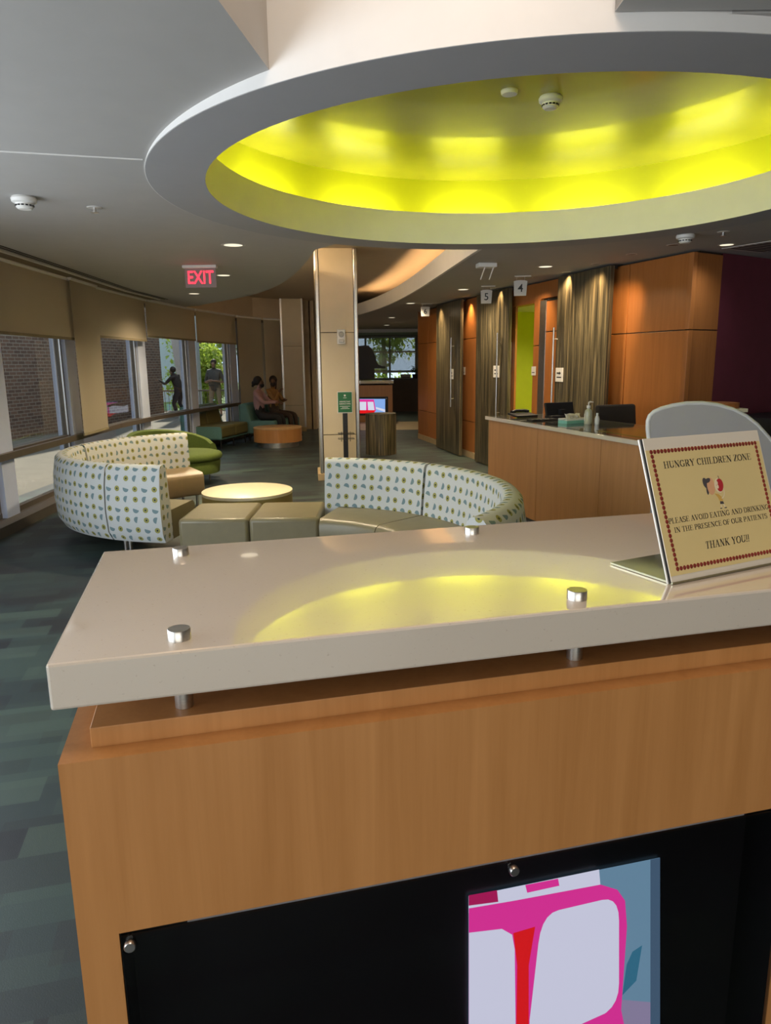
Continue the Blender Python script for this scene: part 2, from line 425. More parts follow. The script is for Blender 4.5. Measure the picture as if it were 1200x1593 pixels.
zsr = lambda x, y: CZ + .002 + max(0, seamR - y) * (.046 / (seamR - RT.y))
zsr2 = lambda x, y: min(zsr(x, y), 2.648)
far_right = [p for p in arcp(DC, RO - .01, a_sr - 360, a_rf, 30)] + [tuple(p) for p in rfas[1:]] + [tuple(p) for p in tail] + [(8.5, 28.5), (8.5, seamR)]
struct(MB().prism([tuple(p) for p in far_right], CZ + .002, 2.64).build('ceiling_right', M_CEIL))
near_right = arcp(DC, RO - .01, a_rt, a_sr, 14) + [(8.5, seamR), (8.5, RT.y)]
struct(MB().prism([tuple(p) for p in near_right], zsr2, 3.1).build('ceiling_front', M_CEIL))
struct(MB().prism([tuple(RT.xy), (8.5, RT.y), (8.5, -5.4), (RT.x + .35, -5.4)], 2.65, 3.1).build('ceiling_back', M_CEIL))
wr = Vector((RT.x, RT.y)); wr2 = Vector((RT.x + .35, -5.4))
struct(MB().prism([tuple(wr), tuple(wr2), (wr2.x + .06, wr2.y), (wr.x + .06, wr.y)], 2.652, 4.0).build('wall_well_right', M_BEIGE))
# raised ceiling over the far waiting area
struct(MB().box((-4.3, 7.0, 3.05), (6, 28.6, 3.12)).build('ceiling_raised', mat('raised_ceiling_paint', (.52, .42, .30), .8, var=.03)))
struct(MB().box((-4.3, 6.95, 3.1), (9, 7.05, 4.0)).build('wall_upper', M_BEIGE))
# curved fascia on the right of the raised bay, with its lip
fp = [Vector(p) for p in rfas] + tail[:2]
path = []
for i, q in enumerate(fp):
    d = (fp[min(i + 1, len(fp) - 1)] - fp[max(i - 1, 0)]).normalized(); path.append((tuple(q), (d.y, -d.x)))
struct(MB().sweep([(-.004, CZ - .002), (.03, CZ - .002), (.03, 2.83), (-.004, 2.83)], path).build('trim_1', M_WHITE, smooth=40))

# --- the round drum of the ceiling: underside ring, outer band, inner lip, lime recess
n = 128
ring = MB()
def annulus(mb, r0, r1, z):
    A = [mb.v((DC[0] + r0 * math.cos(2 * PI * k / n), DC[1] + r0 * math.sin(2 * PI * k / n), z)) for k in range(n)]
    B = [mb.v((DC[0] + r1 * math.cos(2 * PI * k / n), DC[1] + r1 * math.sin(2 * PI * k / n), z)) for k in range(n)]
    for k in range(n): mb.face([A[k], A[(k + 1) % n], B[(k + 1) % n], B[k]])
LIP, TOPZ, RREC = 2.852, 3.16, RI + .19
ring.lathe([(RI, CZ - .004), (RO - .004, CZ - .004), (RO - .004, CZ + .02), (RI + .02, CZ + .02)], n, (*DC, 0))
struct(ring.build('ceiling_ring', mat('ring_paint', (.36, .36, .37), .75, var=.02), smooth=30))
band = MB().lathe([(RO - .004, CZ - .003), (RO, CZ - .003), (RO + .001, 4.0), (RO - .03, 4.0), (RO - .03, CZ + .021)], n, (*DC, 0), R(150), R(400))
struct(band.build('trim_2', M_WHITE, smooth=40))
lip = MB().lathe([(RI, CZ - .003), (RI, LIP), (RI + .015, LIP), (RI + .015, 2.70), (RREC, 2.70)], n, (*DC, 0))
struct(lip.build('trim_3', mat('cream_paint_lime_bounce', (.86, .84, .64), .6, var=.02), smooth=30))  # cream lip; lime light bounced from the recess is put into its colour
struct(MB().lathe([(RREC, 2.69), (RREC, TOPZ)], n, (*DC, 0)).build('wall_recess', M_LIME, smooth=30))
struct(MB().cyl((*DC, 0), RREC + .02, TOPZ, TOPZ + .03, n).build('ceiling_recess', M_LIMECEIL))

M_TUBE = emit('fluorescent_tube', (1.0, .95, .55), 23)
for k in range(13):
    a = 2 * PI * k / 13 + R(10)
    tb = thing('fluorescent_lamp', 'tube lamp hidden on the ledge of the round lime ceiling recess', 'lamp', (DC[0], DC[1], 0), 0, 'tube lamps in the lime recess')
    da = .27 / (RI + .1)
    MB().tube([((RI + .1) * math.cos(a + da * q / 6), (RI + .1) * math.sin(a + da * q / 6), 2.80) for q in range(-6, 7)], .014, 8).build('tube', M_TUBE, tb, smooth=40)
    MB().sweep([(-.03, 2.702), (.03, 2.702), (.03, 2.775), (-.03, 2.775)], [(((RI + .1) * math.cos(a + da * q / 6), (RI + .1) * math.sin(a + da * q / 6)), (math.cos(a + da * q / 6), math.sin(a + da * q / 6))) for q in range(-6, 7)]).build('batten', M_PWHITE, tb)
# warm cove strip behind the curved fascia
cs = thing('cove_lamp', 'warm strip lamp hidden behind the curved white fascia of the far ceiling', 'lamp', (0, 0, 0))
MB().tube([(q[0][0] + q[1][0] * .10, q[0][1] + q[1][1] * .10, 2.76) for q in path[:18]], .014, 8).build('tube', emit('warm_strip', (1, .62, .30), 15), cs)
MB().tube([(q[0][0] + q[1][0] * .10, q[0][1] + q[1][1] * .10, 2.70) for q in path[:18]], .05, 6).build('channel', M_PWHITE, cs)

# --- left glazed wall
st_px = [(224, 648), (301, 633), (364, 624)]
stations = [Vector(p) for p in ((-3.2, -4.0), (-3.31, -1.9), (-3.43, .3), (-3.55, 2.5), (-3.655, 4.6))]
stations += [plan(LW, 2, 700), plan(LW, 116, 673)] + [plan(LW, *q) for q in st_px] + [plan(LW, 382, 620), plan(LW, 421, 600), plan(LW, 437, 600)]
def seg_dir(a, b): d = (b - a).normalized(); return d, Vector((d.y, -d.x))      # n points into the room (+x)
up_wall = MB()
lw = [Vector(p) for p in LW]
wp = []
for i, q in enumerate(lw):
    d = (lw[min(i + 1, len(lw) - 1)] - lw[max(i - 1, 0)]).normalized(); wp.append((tuple(q), (d.y, -d.x)))
struct(MB().sweep([(-.12, 2.56), (.02, 2.56), (.02, 4.0), (-.12, 4.0)], wp).build('wall_left', M_BEIGE))
struct(MB().sweep([(-.14, 0), (.13, 0), (.13, .10), (.05, .13), (-.14, .13)], wp).build('baseboard_left', M_BRONZE))
struct(MB().sweep([(.055, .70), (.105, .70), (.105, .765), (.055, .765)], wp).build('trim_4', M_BRONZE))       # the rail
struct(MB().sweep([(.325, CZ - .010), (.345, CZ - .010), (.345, CZ + .003), (.325, CZ + .003)], [q for q in wp if q[0][1] < 13]).build('trim_5', M_PWHITE))
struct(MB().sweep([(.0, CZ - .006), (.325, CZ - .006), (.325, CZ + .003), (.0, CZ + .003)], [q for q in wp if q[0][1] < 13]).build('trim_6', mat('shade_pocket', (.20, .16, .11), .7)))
for off in (.40, .45):
    struct(MB().sweep([(off, CZ - .004), (off + .022, CZ - .004), (off + .022, CZ + .003), (off, CZ + .003)], [q for q in wp if q[0][1] < 12.5]).build('trim_7' if off < .43 else 'trim_8', M_DARK))
for i in range(len(stations) - 1):
    a, b = stations[i], stations[i + 1]; d, nn = seg_dir(a, b); L = (b - a).length
    w = sempty('window_%d' % (i + 1), (a.x, a.y, 0), math.atan2(d.y, d.x))        # local x along the wall, local -y into the room
    pw = .27 if i <= 9 else .06
    MB().box((-pw / 2, -.05, .13), (pw / 2, .14, 2.56)).build('pilaster', M_PILASTER if i <= 9 else M_BRONZE, w)
    fr = MB(); fw_ = .045 if i < 9 else .012
    for x0, x1 in ((pw / 2, pw / 2 + fw_), (L - pw / 2 - fw_, L - pw / 2)): fr.box((x0, .005, .13), (x1, .075, 2.56))
    for z0, z1 in ((.13, .18), (.69, .77), (2.50, 2.56)): fr.box((pw / 2, .0, z0), (L - pw / 2, .07, z1))
    fr.build('frame', M_BRONZE, w)
    gl = MB()
    for x0, x1 in ((pw / 2 + fw_, pw / 2 + fw_ * 1.4), (L - pw / 2 - fw_ * 1.4, L - pw / 2 - fw_)): gl.box((x0, -.004, .18), (x1, .012, 2.5))
    gl.build('glazing_bead', M_CHROME, w)
    for z0, z1 in ((.18, .69), (.77, 2.50)):
        MB().box((pw / 2 + .04, .035, z0 - .01), (L - pw / 2 - .04, .041, z1 + .01)).build('pane', M_GLASS, w)

def blind(pl, pr, pyb, off, label, ztop=2.585, long=False):
    """roller blind between two pixel columns, hem at pixel row pyb (given at the left column)"""
    off_line = [(q[0] + n_[0] * off, q[1] + n_[1] * off) for q, n_ in wp]
    a = Vector(plan(off_line, pl[0], pl[1])); b = Vector(plan(off_line, pr[0], pr[1])); d = (b - a).normalized(); L = (b - a).length
    zb = vz(a, pl[0], pyb)
    t = thing('roller_blind', label, 'roller blind', (a.x, a.y, 0), math.atan2(d.y, d.x), 'roller blinds along the glazed wall')
    MB().box((0, 0, zb), (L, .003, ztop)).build('fabric', M_BLIND, t)
    MB().box((0, -.006, zb - .018), (L, .010, zb + .012)).build('hem_bar', mat('blind_hem', (.32, .27, .17), .7), t)
    MB().tube([(0, .0, ztop), (L, .0, ztop)], .022, 10).build('roller', M_PWHITE, t)
    return t
B = blind
B((-8, 520), (117.5, 524), 516, .15, 'wide beige roller blind half lowered at the left edge of the photo')
B((124, 600), (163, 600), 676, .20, 'narrow beige roller blind let down past the rail beside the pale post')
B((154, 520), (228, 524), 523, .15, 'beige roller blind half lowered, first one past the long narrow strip')
B((230, 524), (305, 530), 523, .15, 'beige roller blind half lowered over the window of the leaning man')
B((307, 530), (368, 538), 531, .15, 'beige roller blind half lowered over the window of the man in shorts')
B((372, 560), (409, 560), 652, .13, 'beige roller blind fully lowered behind the woman in pink')
B((412.5, 560), (437, 560), 655, .13, 'beige roller blind fully lowered against the far column')

# --- far column, pillar
def square_column(name, pts, h, joints, base=True):
    c = sempty(name)
    MB().prism(pts, .10, h).build('core', M_PANEL, c)
    return c
cL, cC, cR = at(480, 737, 0), at(495.5, 748, 0), at(566, 746, 0)
e1 = (cR - cC).xy.normalized(); e2 = Vector((-e1.y, e1.x))
cw = (cR - cC).xy.length; cdp = .66
col = sempty('column', (cC.x, cC.y, 0), math.atan2(e1.y, e1.x))
HC = 3.05
MB().box((.0, .0, 0), (cw, cdp, .095)).build('base', mat('column_base', (.50, .38, .22), .5), col, bevel=.004)
i0 = .035
face = MB()
zs = [.10, .625, 1.98, HC]
for z0, z1 in zip(zs[:-1], zs[1:]):
    face.box((i0 + .055, i0, z0 + .004), (cw - i0 - .055, i0 + .03, z1 - .004))
    face.box((i0, i0 + .055, z0 + .004), (i0 + .03, cdp - i0 - .055, z1 - .004))
    face.box((cw - i0 - .03, i0 + .055, z0 + .004), (cw - i0, cdp - i0 - .055, z1 - .004))
    face.box((i0 + .055, cdp - i0 - .03, z0 + .004), (cw - i0 - .055, cdp - i0, z1 - .004))
face.build('panels', M_PANEL, col, bevel=.003)
MB().box((i0 + .02, i0 + .02, .09), (cw - i0 - .02, cdp - i0 - .02, HC)).build('core', M_EDGE, col)
for x, y in ((0, 0), (1, 0), (0, 1), (1, 1)):
    cx, cy = (i0 + .025 if x == 0 else cw - i0 - .025), (i0 + .025 if y == 0 else cdp - i0 - .025)
    MB().box((cx - .027, cy - .027, .095), (cx + .027, cy + .027, HC)).build('corner_strip', M_CHROME, col, bevel=.012)
fL, fR = at(443, 672, 0), at(477.5, 671, 0)
e1 = (fR - fL).xy.normalized(); fw = (fR - fL).xy.length
col2 = sempty('column_far', (fL.x, fL.y, 0), math.atan2(e1.y, e1.x))
MB().box((0, 0, 0), (fw, .6, .1)).build('base', MATS['column_base'], col2)
f = MB()
for z0, z1 in ((.1, .62), (.62, 1.98), (1.98, 3.05)): f.box((.02, .02, z0 + .004), (fw - .02, .58, z1 - .004))
f.build('panels', M_PANEL, col2)
for x in (.02, fw - .02): MB().box((x - .02, .0, .1), (x + .02, .05, 3.05)).build('corner_strip', M_CHROME, col2)
# wall that closes the waiting area behind the far column
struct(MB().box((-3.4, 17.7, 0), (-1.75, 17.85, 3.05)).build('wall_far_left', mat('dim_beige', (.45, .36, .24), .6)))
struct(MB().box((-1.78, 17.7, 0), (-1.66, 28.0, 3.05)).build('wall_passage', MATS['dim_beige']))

# --- right wall: a run of cherry panels, dark sliding doors and one open doorway
def wseg(px0, px1, off0=0., thick=.12, py=570):
    ol = RW
    if off0:
        ol = []
        for i, q in enumerate(RW):
            a = Vector(RW[max(i - 1, 0)]); b = Vector(RW[min(i + 1, len(RW) - 1)]); d = (b - a).normalized(); ol.append((q[0] + d.y * off0, q[1] - d.x * off0))
        # extend ends
        ol = [tuple(Vector(ol[0]) + (Vector(ol[0]) - Vector(ol[1])) * .3)] + ol + [tuple(Vector(ol[-1]) + (Vector(ol[-1]) - Vector(ol[-2])) * .3)]
    a = Vector(plan(ol, px0, py)); b = Vector(plan(ol, px1, py)); d = (b - a).normalized()
    return a, b, d, Vector((-d.y, d.x))          # last: away from the room
def cherry(name, px0, px1, splits, zt=CZ - .015, off=0.0, vjoint=None, parent=None, zb=.0, m=None):
    a, b, d, nn = wseg(px0, px1, off); L = (b - a).length
    o = sempty(name, (a.x, a.y, 0), math.atan2(d.y, d.x))
    mb = MB(); xs = [0] + ([L * vjoint] if vjoint else []) + [L]; z = [zb + .10] + splits + [zt]
    for x0, x1 in zip(xs[:-1], xs[1:]):
        for z0, z1 in zip(z[:-1], z[1:]): mb.box((x0 + (.007 if x0 > .001 else .002), 0, z0 + .005), (x1 - (.007 if x1 < L - .001 else .002), .05, z1 - .005))
    mb.build('panels', m or M_CHERRY, o, bevel=.002)
    MB().box((0.01, .02, 0), (L - .07, .14, zt)).build('backing', M_EDGE, o)
    MB().box((0, -.012, 0), (L, .02, .10)).build('plinth', MATS['column_base'], o)
    return o
OUT = -.13       # sliding doors run in front of the wall
cherry('wall_right', 651, 680, [.60, 1.95], vjoint=.55)
cherry('wall_right_second', 719, 741, [.60, 1.95])
cherry('wall_right_third', 829, 838.5, [1.78], off=0)
cherry('wall_right_fourth', 940, 1068, [1.86], vjoint=.28)
# header over the open doorway and the recessed door leaf beside it
def header(name, px0, px1, z0):
    a, b, d, nn = wseg(px0, px1); L = (b - a).length
    o = sempty(name, (a.x, a.y, 0), math.atan2(d.y, d.x))
    MB().box((0, 0, z0), (L, .14, CZ - .015)).build('panel', M_CHERRY, o, bevel=.002); return o
a, b, d, nn = wseg(793, 829)
zh = vz(a.lerp(b, .5), 812, 475)
header('wall_header', 790, 829.2, zh)
header('wall_header_second', 838.3, 866, vz(wseg(838, 862)[0], 842, 465) )
# wood jamb left of doorway, lime room behind it
a, b, d, nn = wseg(788, 799)
o = sempty('door_4', (a.x, a.y, 0), math.atan2(d.y, d.x)); L = (b - a).length
MB().box((0, .02, 0), (L, .05, zh)).build('jamb', M_CHERRY, o)
MB().box((L * .55, -.02, .85), (L * .55 + .02, .015, 1.85)).build('handle', M_CHROME, o, bevel=.005)
a, b, d, nn = wseg(795, 833)
L = (b - a).length
o = sempty('wall_lime', (a.x, a.y, 0), math.atan2(d.y, d.x))
MB().box((-1.2, 1.5, 0), (L + 1.2, 1.6, CZ)).build('back', M_LIMEWALL, o)
MB().box((L + .05, .15, 0), (L + .1, 1.5, CZ)).build('side', M_LIMEWALL, o)
MB().box((-1.2, .15, 0), (-1.15, 1.5, CZ)).build('side', M_LIMEWALL, o)
MB().box((-1.2, .15, 2.35), (L + .1, 1.6, 2.40)).build('lid', M_WHITE, o)
pl = a.lerp(b, .5) + nn * .75
light('lime_room_fill', 'SPOT', (pl.x, pl.y, 2.34), 90, (1, .93, .75), spot_size=R(160), spot_blend=1.0, shadow_soft_size=.1)  # unseen spot added to brighten the room behind the doorway
# steel door frame and recessed leaf
a, b, d, nn = wseg(838.5, 848)
o = sempty('trim_9', (a.x, a.y, 0), math.atan2(d.y, d.x))
MB().box((0, -.01, 0), ((b - a).length, .16, vz(a, 842, 468))).build('frame', M_CHROME, o, bevel=.004)
cherry('door_5', 847.5, 866, [1.95], off=.0, zt=vz(wseg(848, 862)[0], 850, 468))
def slider(name, px0, px1, hx, hz0, hz1, out=-OUT):
    a, b, d, nn = wseg(px0, px1, out); L = (b - a).length
    o = sempty(name, (a.x, a.y, 0), math.atan2(d.y, d.x))
    MB().box((0, 0, .015), (L, .05, CZ - .02)).build('leaf', M_STREAK, o, bevel=.002)
    MB().box((0, .05, CZ - .05), (L * 1.0, .09, CZ - .01)).build('track', M_DARK, o)
    if hx is not None:
        A = wseg(hx, hx + 1, out)[0]; x = (A - a).length
        h = MB().tube([(x, -.055, hz0), (x, -.055, hz1)], .011, 10)
        for z in (hz0 + .14, hz1 - .14): h.tube([(x, -.055, z), (x, .01, z)], .008, 8)
        h.build('handle', M_CHROME, o, smooth=40)
    return o, a, d, nn, L
def door_notice(sl, px, py, w, hgt, label, arrow=True):
    o, a, d, nn, L = sl
    P = None
    off = [(a.x, a.y), (a.x + d.x * L * 3, a.y + d.y * L * 3)]
    off[0] = (a.x - d.x * L, a.y - d.y * L)
    q = Vector(plan(off, px, py)); z = vz(q, px, py); q = q - nn * .004
    t = thing('door_notice', label, 'sign', (q.x, q.y, z), math.atan2(d.y, d.x), 'white notices beside the sliding doors')
    MB().box((-w / 2, -.004, -hgt / 2), (w / 2, .002, hgt / 2)).build('plate', M_PWHITE, t, bevel=.001)
    k = MB()
    if arrow:
        k.prism([(-w * .32, 0), (-w * .05, -.001), (-w * .05, 0)], 0, 0.001)
        old = k.M; k.M = Matrix.Translation((0, -.0055, hgt * .12)) @ Matrix.Rotation(PI / 2, 4, 'X')
        k.box((-w * .30, -hgt * .05, 0), (w * .05, hgt * .05, .001)); k.prism([(w * .02, -hgt * .12), (w * .26, 0), (w * .02, hgt * .12)], 0, .001); k.M = old
    k.box((-w * .32, -.0055, -hgt * .22), (w * .30, -.0042, -hgt * .14))
    k.build('print', M_DARK, t)
    return t
sl6 = slider('door_1', 679, 716, 706.5, .82, 1.98)
sl5 = slider('door_2', 740.5, 790, 778.5, .70, 1.98)
sl4 = slider('door_3', 864, 943, 862, .60, 1.98)
door_notice(sl6, 703.5, 582, .19, .17, 'small white arrow notice behind the long handle of the door under number 6')
door_notice(sl5, 773, 578, .20, .17, 'small white arrow notice behind the long handle of the door under number 5')
door_notice(sl4, 871, 583, .17, .17, 'square white arrow notice on the widest dark reed door')
door_notice((None, *wseg(719, 741)[:3], wseg(719, 741)[3], 1.0)[:1] + (wseg(719, 741)[0], wseg(719, 741)[2], wseg(719, 741)[3], .4), 723, 577, .08, .13, 'tiny white plate on the cherry panel between doors 6 and 5', False)
door_notice((None, wseg(829, 838)[0], wseg(829, 838)[2], wseg(829, 838)[3], .4), 831, 577, .11, .12, 'tiny white plate on the cherry strip right of the lime doorway', False)

# cherry return and purple wall to the right
c0 = Vector(RW[-1]) ; c0 = Vector(plan(RW, 1067.5)); c1 = c0 + (Vector((3.41, 7.46)) - Vector((2.98, 7.18)))
c1 = Vector(plan([tuple(c0), tuple(c0 + (c1 - c0) * 3)], 1112, 570)); d = (c1 - c0).normalized()
o = sempty('wall_return', (c0.x, c0.y, 0), math.atan2(d.y, d.x)); L = (c1 - c0).length
mb = MB()
for z0, z1 in ((.1, 1.86), (1.86, CZ - .015)): mb.box((.0, 0, z0 + .005), (L, .05, z1 - .005))
mb.build('panels', M_CHERRY, o, bevel=.002); MB().box((0.12, .02, 0), (L, .14, CZ)).build('backing', M_EDGE, o)
e = c1 + d * 6
struct(MB().prism([tuple(c1), tuple(e), (e.x, e.y + .15), (c1.x, c1.y + .15)], 0, CZ).build('wall_purple', M_PURPLE))
# closing walls
struct(MB().box((8.4, -5.5, 0), (8.55, 29, 4)).build('wall_east', M_BEIGE))
rb = MB().box((-4.2, -5.5, 0), (8.5, -5.35, .35)).box((-4.2, -5.5, 2.6), (8.5, -5.35, 4.0)).box((3.3, -5.5, .35), (8.5, -5.35, 2.6)).box((-4.2, -5.5, .35), (-2.9, -5.35, 2.6))
struct(rb.build('wall_rear', M_BEIGE))
w = sempty('window_rear', (0, -5.42, 0))
f = MB()
for x in (-2.9, -1.35, .2, 1.75, 3.25): f.box((x, -.03, .35), (x + .06, .03, 2.6))
f.build('frame', M_BRONZE, w); MB().box((-2.9, -.003, .35), (3.3, .003, 2.6)).build('pane', M_GLASS, w)
# far end wall with its window
zb, zt = .95, 2.55
fwall = MB().box((-1.7, 27.9, 0), (2.2, 28.1, zb)).box((-1.7, 27.9, zt), (2.2, 28.1, 3.1)).box((1.25, 27.9, zb), (2.2, 28.1, zt))
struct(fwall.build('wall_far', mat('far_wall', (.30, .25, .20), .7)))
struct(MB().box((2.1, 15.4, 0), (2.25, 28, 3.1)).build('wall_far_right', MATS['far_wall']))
struct(MB().prism([(.72, 15.35), (2.2, 15.35), (2.2, 15.5), (.76, 15.5)], 0, CZ).build('wall_far_end', M_CHERRY))
w = sempty('window_far', (0, 28.0, 0))
f = MB()
for x in (-1.7, -.72, .2, 1.2): f.box((x, -.05, zb), (x + .07, .05, zt))
for z in (zb, 1.20, 1.95, zt - .06): f.box((-1.7, -.045, z), (1.25, .045, z + .06))
f.build('frame', mat('grey_frame', (.30, .28, .26), .5), w); MB().box((-1.7, -.004, zb), (1.25, .004, zt)).build('pane', M_GLASS, w)
struct(MB().box((-1.6, 22.9, 2.50), (2.1, 23.05, 2.60)).build('trim_10', M_PWHITE))

# ================================================================== OUTSIDE
struct(MB().box((-16, -8, -.12), (-4.0, 26.0, -.02)).build('terrace', M_PAVE))
struct(MB().box((-60, 26, -2.0), (40, 90, -.6)).build('ground', mat('lawn', (.10, .16, .03), .9, var=.3, scale=1)))
bw = MB().prism([(-9.5, -6), (-9.5, 8), (-7.12, 23.4), (-13, 24.0), (-15, -6)], -.3, 7)
brick = tag(bw.build('brick_building', M_BRICK), 'brown brick building wall standing across the terrace outside the windows', 'building')
pw_ = MB().box((-18, 44, -1), (-11.6, 44.4, 9)); pb = pw_.build('pale_building', M_PALEWALL); tag(pb, 'pale grey building wall behind the terrace railing', 'building')
tag(MB().box((-6.75, 25.0, -.1), (-6.36, 25.4, 6)).build('outdoor_pier', M_PALEWALL, bevel=.01), 'white square pier on the terrace between the two men', 'pier')
sl = MB()
P0, P1, P2, P3 = at_y(258, 470, 24.7), at_y(280, 470, 24.7), at_y(292, 648, 24.7), at_y(286, 650, 24.7)
P2.z = P3.z = -.02
Va = [sl.v((q.x, yy, q.z)) for yy in (24.6, 24.8) for q in (P0, P1, P2, P3)]
for f_ in ((0, 1, 2, 3), (7, 6, 5, 4), (0, 4, 5, 1), (1, 5, 6, 2), (2, 6, 7, 3), (3, 7, 4, 0)): sl.face([Va[i] for i in f_])
tag(sl.build('slanted_strut', M_PALEWALL), 'white tapering strut leaning beyond the man at the brick corner', 'strut')
rl = thing('terrace_railing', 'dark metal picket railing along the end of the terrace', 'railing', (-5.3, 24.2, -.02))
MB().box((-2.2, -.025, .74), (3.5, .025, .79)).build('top_rail', M_BRONZE, rl); MB().box((-2.2, -.015, .08), (3.5, .015, .11)).build('bottom_rail', M_BRONZE, rl)
for k in range(44): MB().box((-2.15 + k * .13, -.008, 0), (-2.134 + k * .13, .008, .75)).build('picket', M_BRONZE, rl)
def tree(x, y, h, r, m, label, n=1500):
    t = thing('tree', label, 'tree', (x, y, -1), 0, 'trees beyond the terrace')
    MB().tube([(0, 0, 0), (.05, 0, h * .3), (-.05, .1, h * .7)], [.16, .12, .05], 8).build('trunk', M_BARK, t)
    f = MB(); rnd = random.Random(int(x * 100 + y))
    clumps = [(rnd.uniform(-r, r) * .75, rnd.uniform(-r, r) * .6, rnd.uniform(.12, 1.0) * h, rnd.uniform(.45, .9)) for _ in range(26)]
    for k in range(int(n * 1.7)):
        c = rnd.choice(clumps); q = Vector((rnd.gauss(0, 1), rnd.gauss(0, 1), rnd.gauss(0, 1))).normalized() * c[3] * rnd.uniform(.5, 1)
        p = Vector(c[:3]) + q; s_ = rnd.uniform(.07, .145)
        f.M = Matrix.Translation(p) @ Matrix.Rotation(rnd.uniform(0, 6.3), 4, 'Z') @ Matrix.Rotation(rnd.uniform(-1.2, 1.2), 4, 'X')
        f.face([f.v((0, -s_, 0)), f.v((s_ * .55, 0, .02)), f.v((0, s_, 0)), f.v((-s_ * .55, 0, .02))])
    f.M = Matrix(); f.build('foliage', m, t)
tree(-8.4, 33.5, 8.5, 1.45, M_LEAF, 'bright sunlit tree directly behind the man in shorts', 3600)
tree(-4.7, 33.5, 8.0, 1.45, M_LEAF, 'yellow green tree seen past the last pale window post', 3000)
tree(-8.0, 38.0, 10, 2.0, M_LEAF2, 'deeper green tall tree behind the bright sunlit tree', 3200)
tree(-3.4, 29.6, 6.0, 1.0, M_LEAF2, 'green tree seen in slits beside the fully lowered blinds', 1800)
tree(-7.4, 29.3, 3.2, 1.1, M_LEAF, 'low leafy bush right behind the railing', 2400)
tree(.0, 33, 7.0, 1.5, M_LEAF, 'green tree beyond the far end window', 2600)
tree(3.4, 35, 7, 1.5, M_LEAF2, 'darker tree at the right of the far end window', 2000)
#@@OBJECTS
# ================================================================== NEAR COUNTER
TH = R(14.18); CO = at(70, 1035, 1.20); CX = Vector((math.cos(TH), math.sin(TH))); CY = Vector((-math.sin(TH), math.cos(TH)))
def cplane(px, py, yl):
    """local (x, z) where the sight line meets the vertical plane y=yl of the counter"""
    d = ray(px, py); k = (CO.xy @ CY + yl) / (d.xy @ CY); q = d.xy * k
    return (q - CO.xy) @ CX, EYE + d.z * k
ZT, TK, DEP, WID = 1.20, .0656, .60, 1.60
cab = thing('counter_cabinet', 'maple counter cabinet nearest the camera with black acrylic panel in front', 'counter', (CO.x, CO.y, 0), TH)
BF, BT, BX, PX0, PX1, PZ = -.0209, 1.0682, 1.58, .0596, 1.192, .7978
bd = MB()
bd.box((.006, BF, 0), (PX0, .551, BT)); bd.box((PX0, BF, PZ), (PX1, .030, BT)); bd.box((PX1, BF, 0), (BX, .551, BT))
bd.box((PX0, BF, 0), (PX1, .030, .20)); bd.box((PX0, .082, 0), (PX1, .551, BT))
bd.build('body', M_MAPLE, cab)
MB().box((.0432, .0134, BT - .002), (BX - .036, .5215, 1.0972)).build('plinth', M_MAPLE, cab, bevel=.0012)
e_ = .0012
MB().box((PX0 + e_ / 2, .080, .2005), (PX1 - e_ / 2, .0815, PZ)).box((PX0 + e_ / 2, -.016, .2005), (PX0 + e_ * 1.5, .08, PZ)).box((PX1 - e_ * 1.5, -.016, .2005), (PX1 - e_ / 2, .08, PZ)).box((PX0, -.016, .2005), (PX1, .08, .202)).box((PX0, -.016, PZ - .002), (PX1, .08, PZ - .0005)).build('recess_lining', M_DARK, cab)
gp = MB().box((PX0 + .0024, -.0256, .2024), (PX1 - .0024, -.0212, PZ - .0024)).build('front_glass', M_SMOKED, cab)
gp['label'] = 'smoked black acrylic panel'
for x in (.0738, .6571, 1.177):
    MB().lathe([(0, .008), (.0070, .008), (.0082, .0065), (.0082, 0)], 24).build('bolt', M_CHROME, cab, smooth=40, loc=(x, -.0256, .7814)).rotation_euler = (PI / 2, 0, 0)
ct = thing('countertop', 'thick white quartz slab on steel standoffs, nearest worktop', 'countertop', (CO.x, CO.y, 0), TH)
MB().box((0, 0, ZT - TK), (WID, DEP, ZT)).build('slab', M_QUARTZ, ct, bevel=.004)
M_CAP = mat('brushed_cap', (.60, .575, .53), .32, 1.0, var=.10, scale=14, stretch=(1, 40, 40))
for x, y in ((.1676, .0477), (.7912, .0477), (.1587, .523), (.792, .523), (1.416, .0477), (1.416, .523)):
    so = MB().cyl((0, 0), .013, 1.0973, ZT - TK + .001, 28).build('standoff', M_CAP, ct, smooth=40, loc=(x, y, 0))
    MB().lathe([(0, ZT + .0157), (.0153, ZT + .0157), (.0160, ZT + .0148), (.0160, ZT - .001)], 32).build('cap', M_CAP, so, smooth=40)

# television behind the smoked panel
tv = thing('television', 'flat television showing bright cartoon colours behind the black panel of the near counter', 'television', (CO.x, CO.y, 0), TH)
MB().box((.1416, .036, .212), (1.155, .070, .764)).build('housing', M_DARK, tv)
MB().box((.149, .0325, .7500), (1.147, .037, .7532)).build('bezel_gleam', mat('gleam_grey', (.55, .53, .52), .35), tv)  # grey strip painting the gleam along the dark bezel
YS = .032
def scr(pts, mb, dy=0): # polygon given in photo pixels, set on the screen plane
    V = []
    for px, py in pts:
        x, z = cplane(px, py, YS); V.append(mb.v((x, YS - dy, z)))
    mb.face(V)
def rrect(p, r=.25, n=5):
    """rounded quadrilateral through four corner pixels"""
    out = []
    for i in range(4):
        a, b, c = Vector(p[i - 1]), Vector(p[i]), Vector(p[(i + 1) % 4]); s, e = b.lerp(a, r), b.lerp(c, r)
        for k in range(n + 1):
            t = k / n; out.append(tuple((1 - t) ** 2 * s + 2 * t * (1 - t) * b + t * t * e))
    return out
K = 1.25
def em(n_, c, k=1.0): return emit('screen_' + n_, c, K * k)
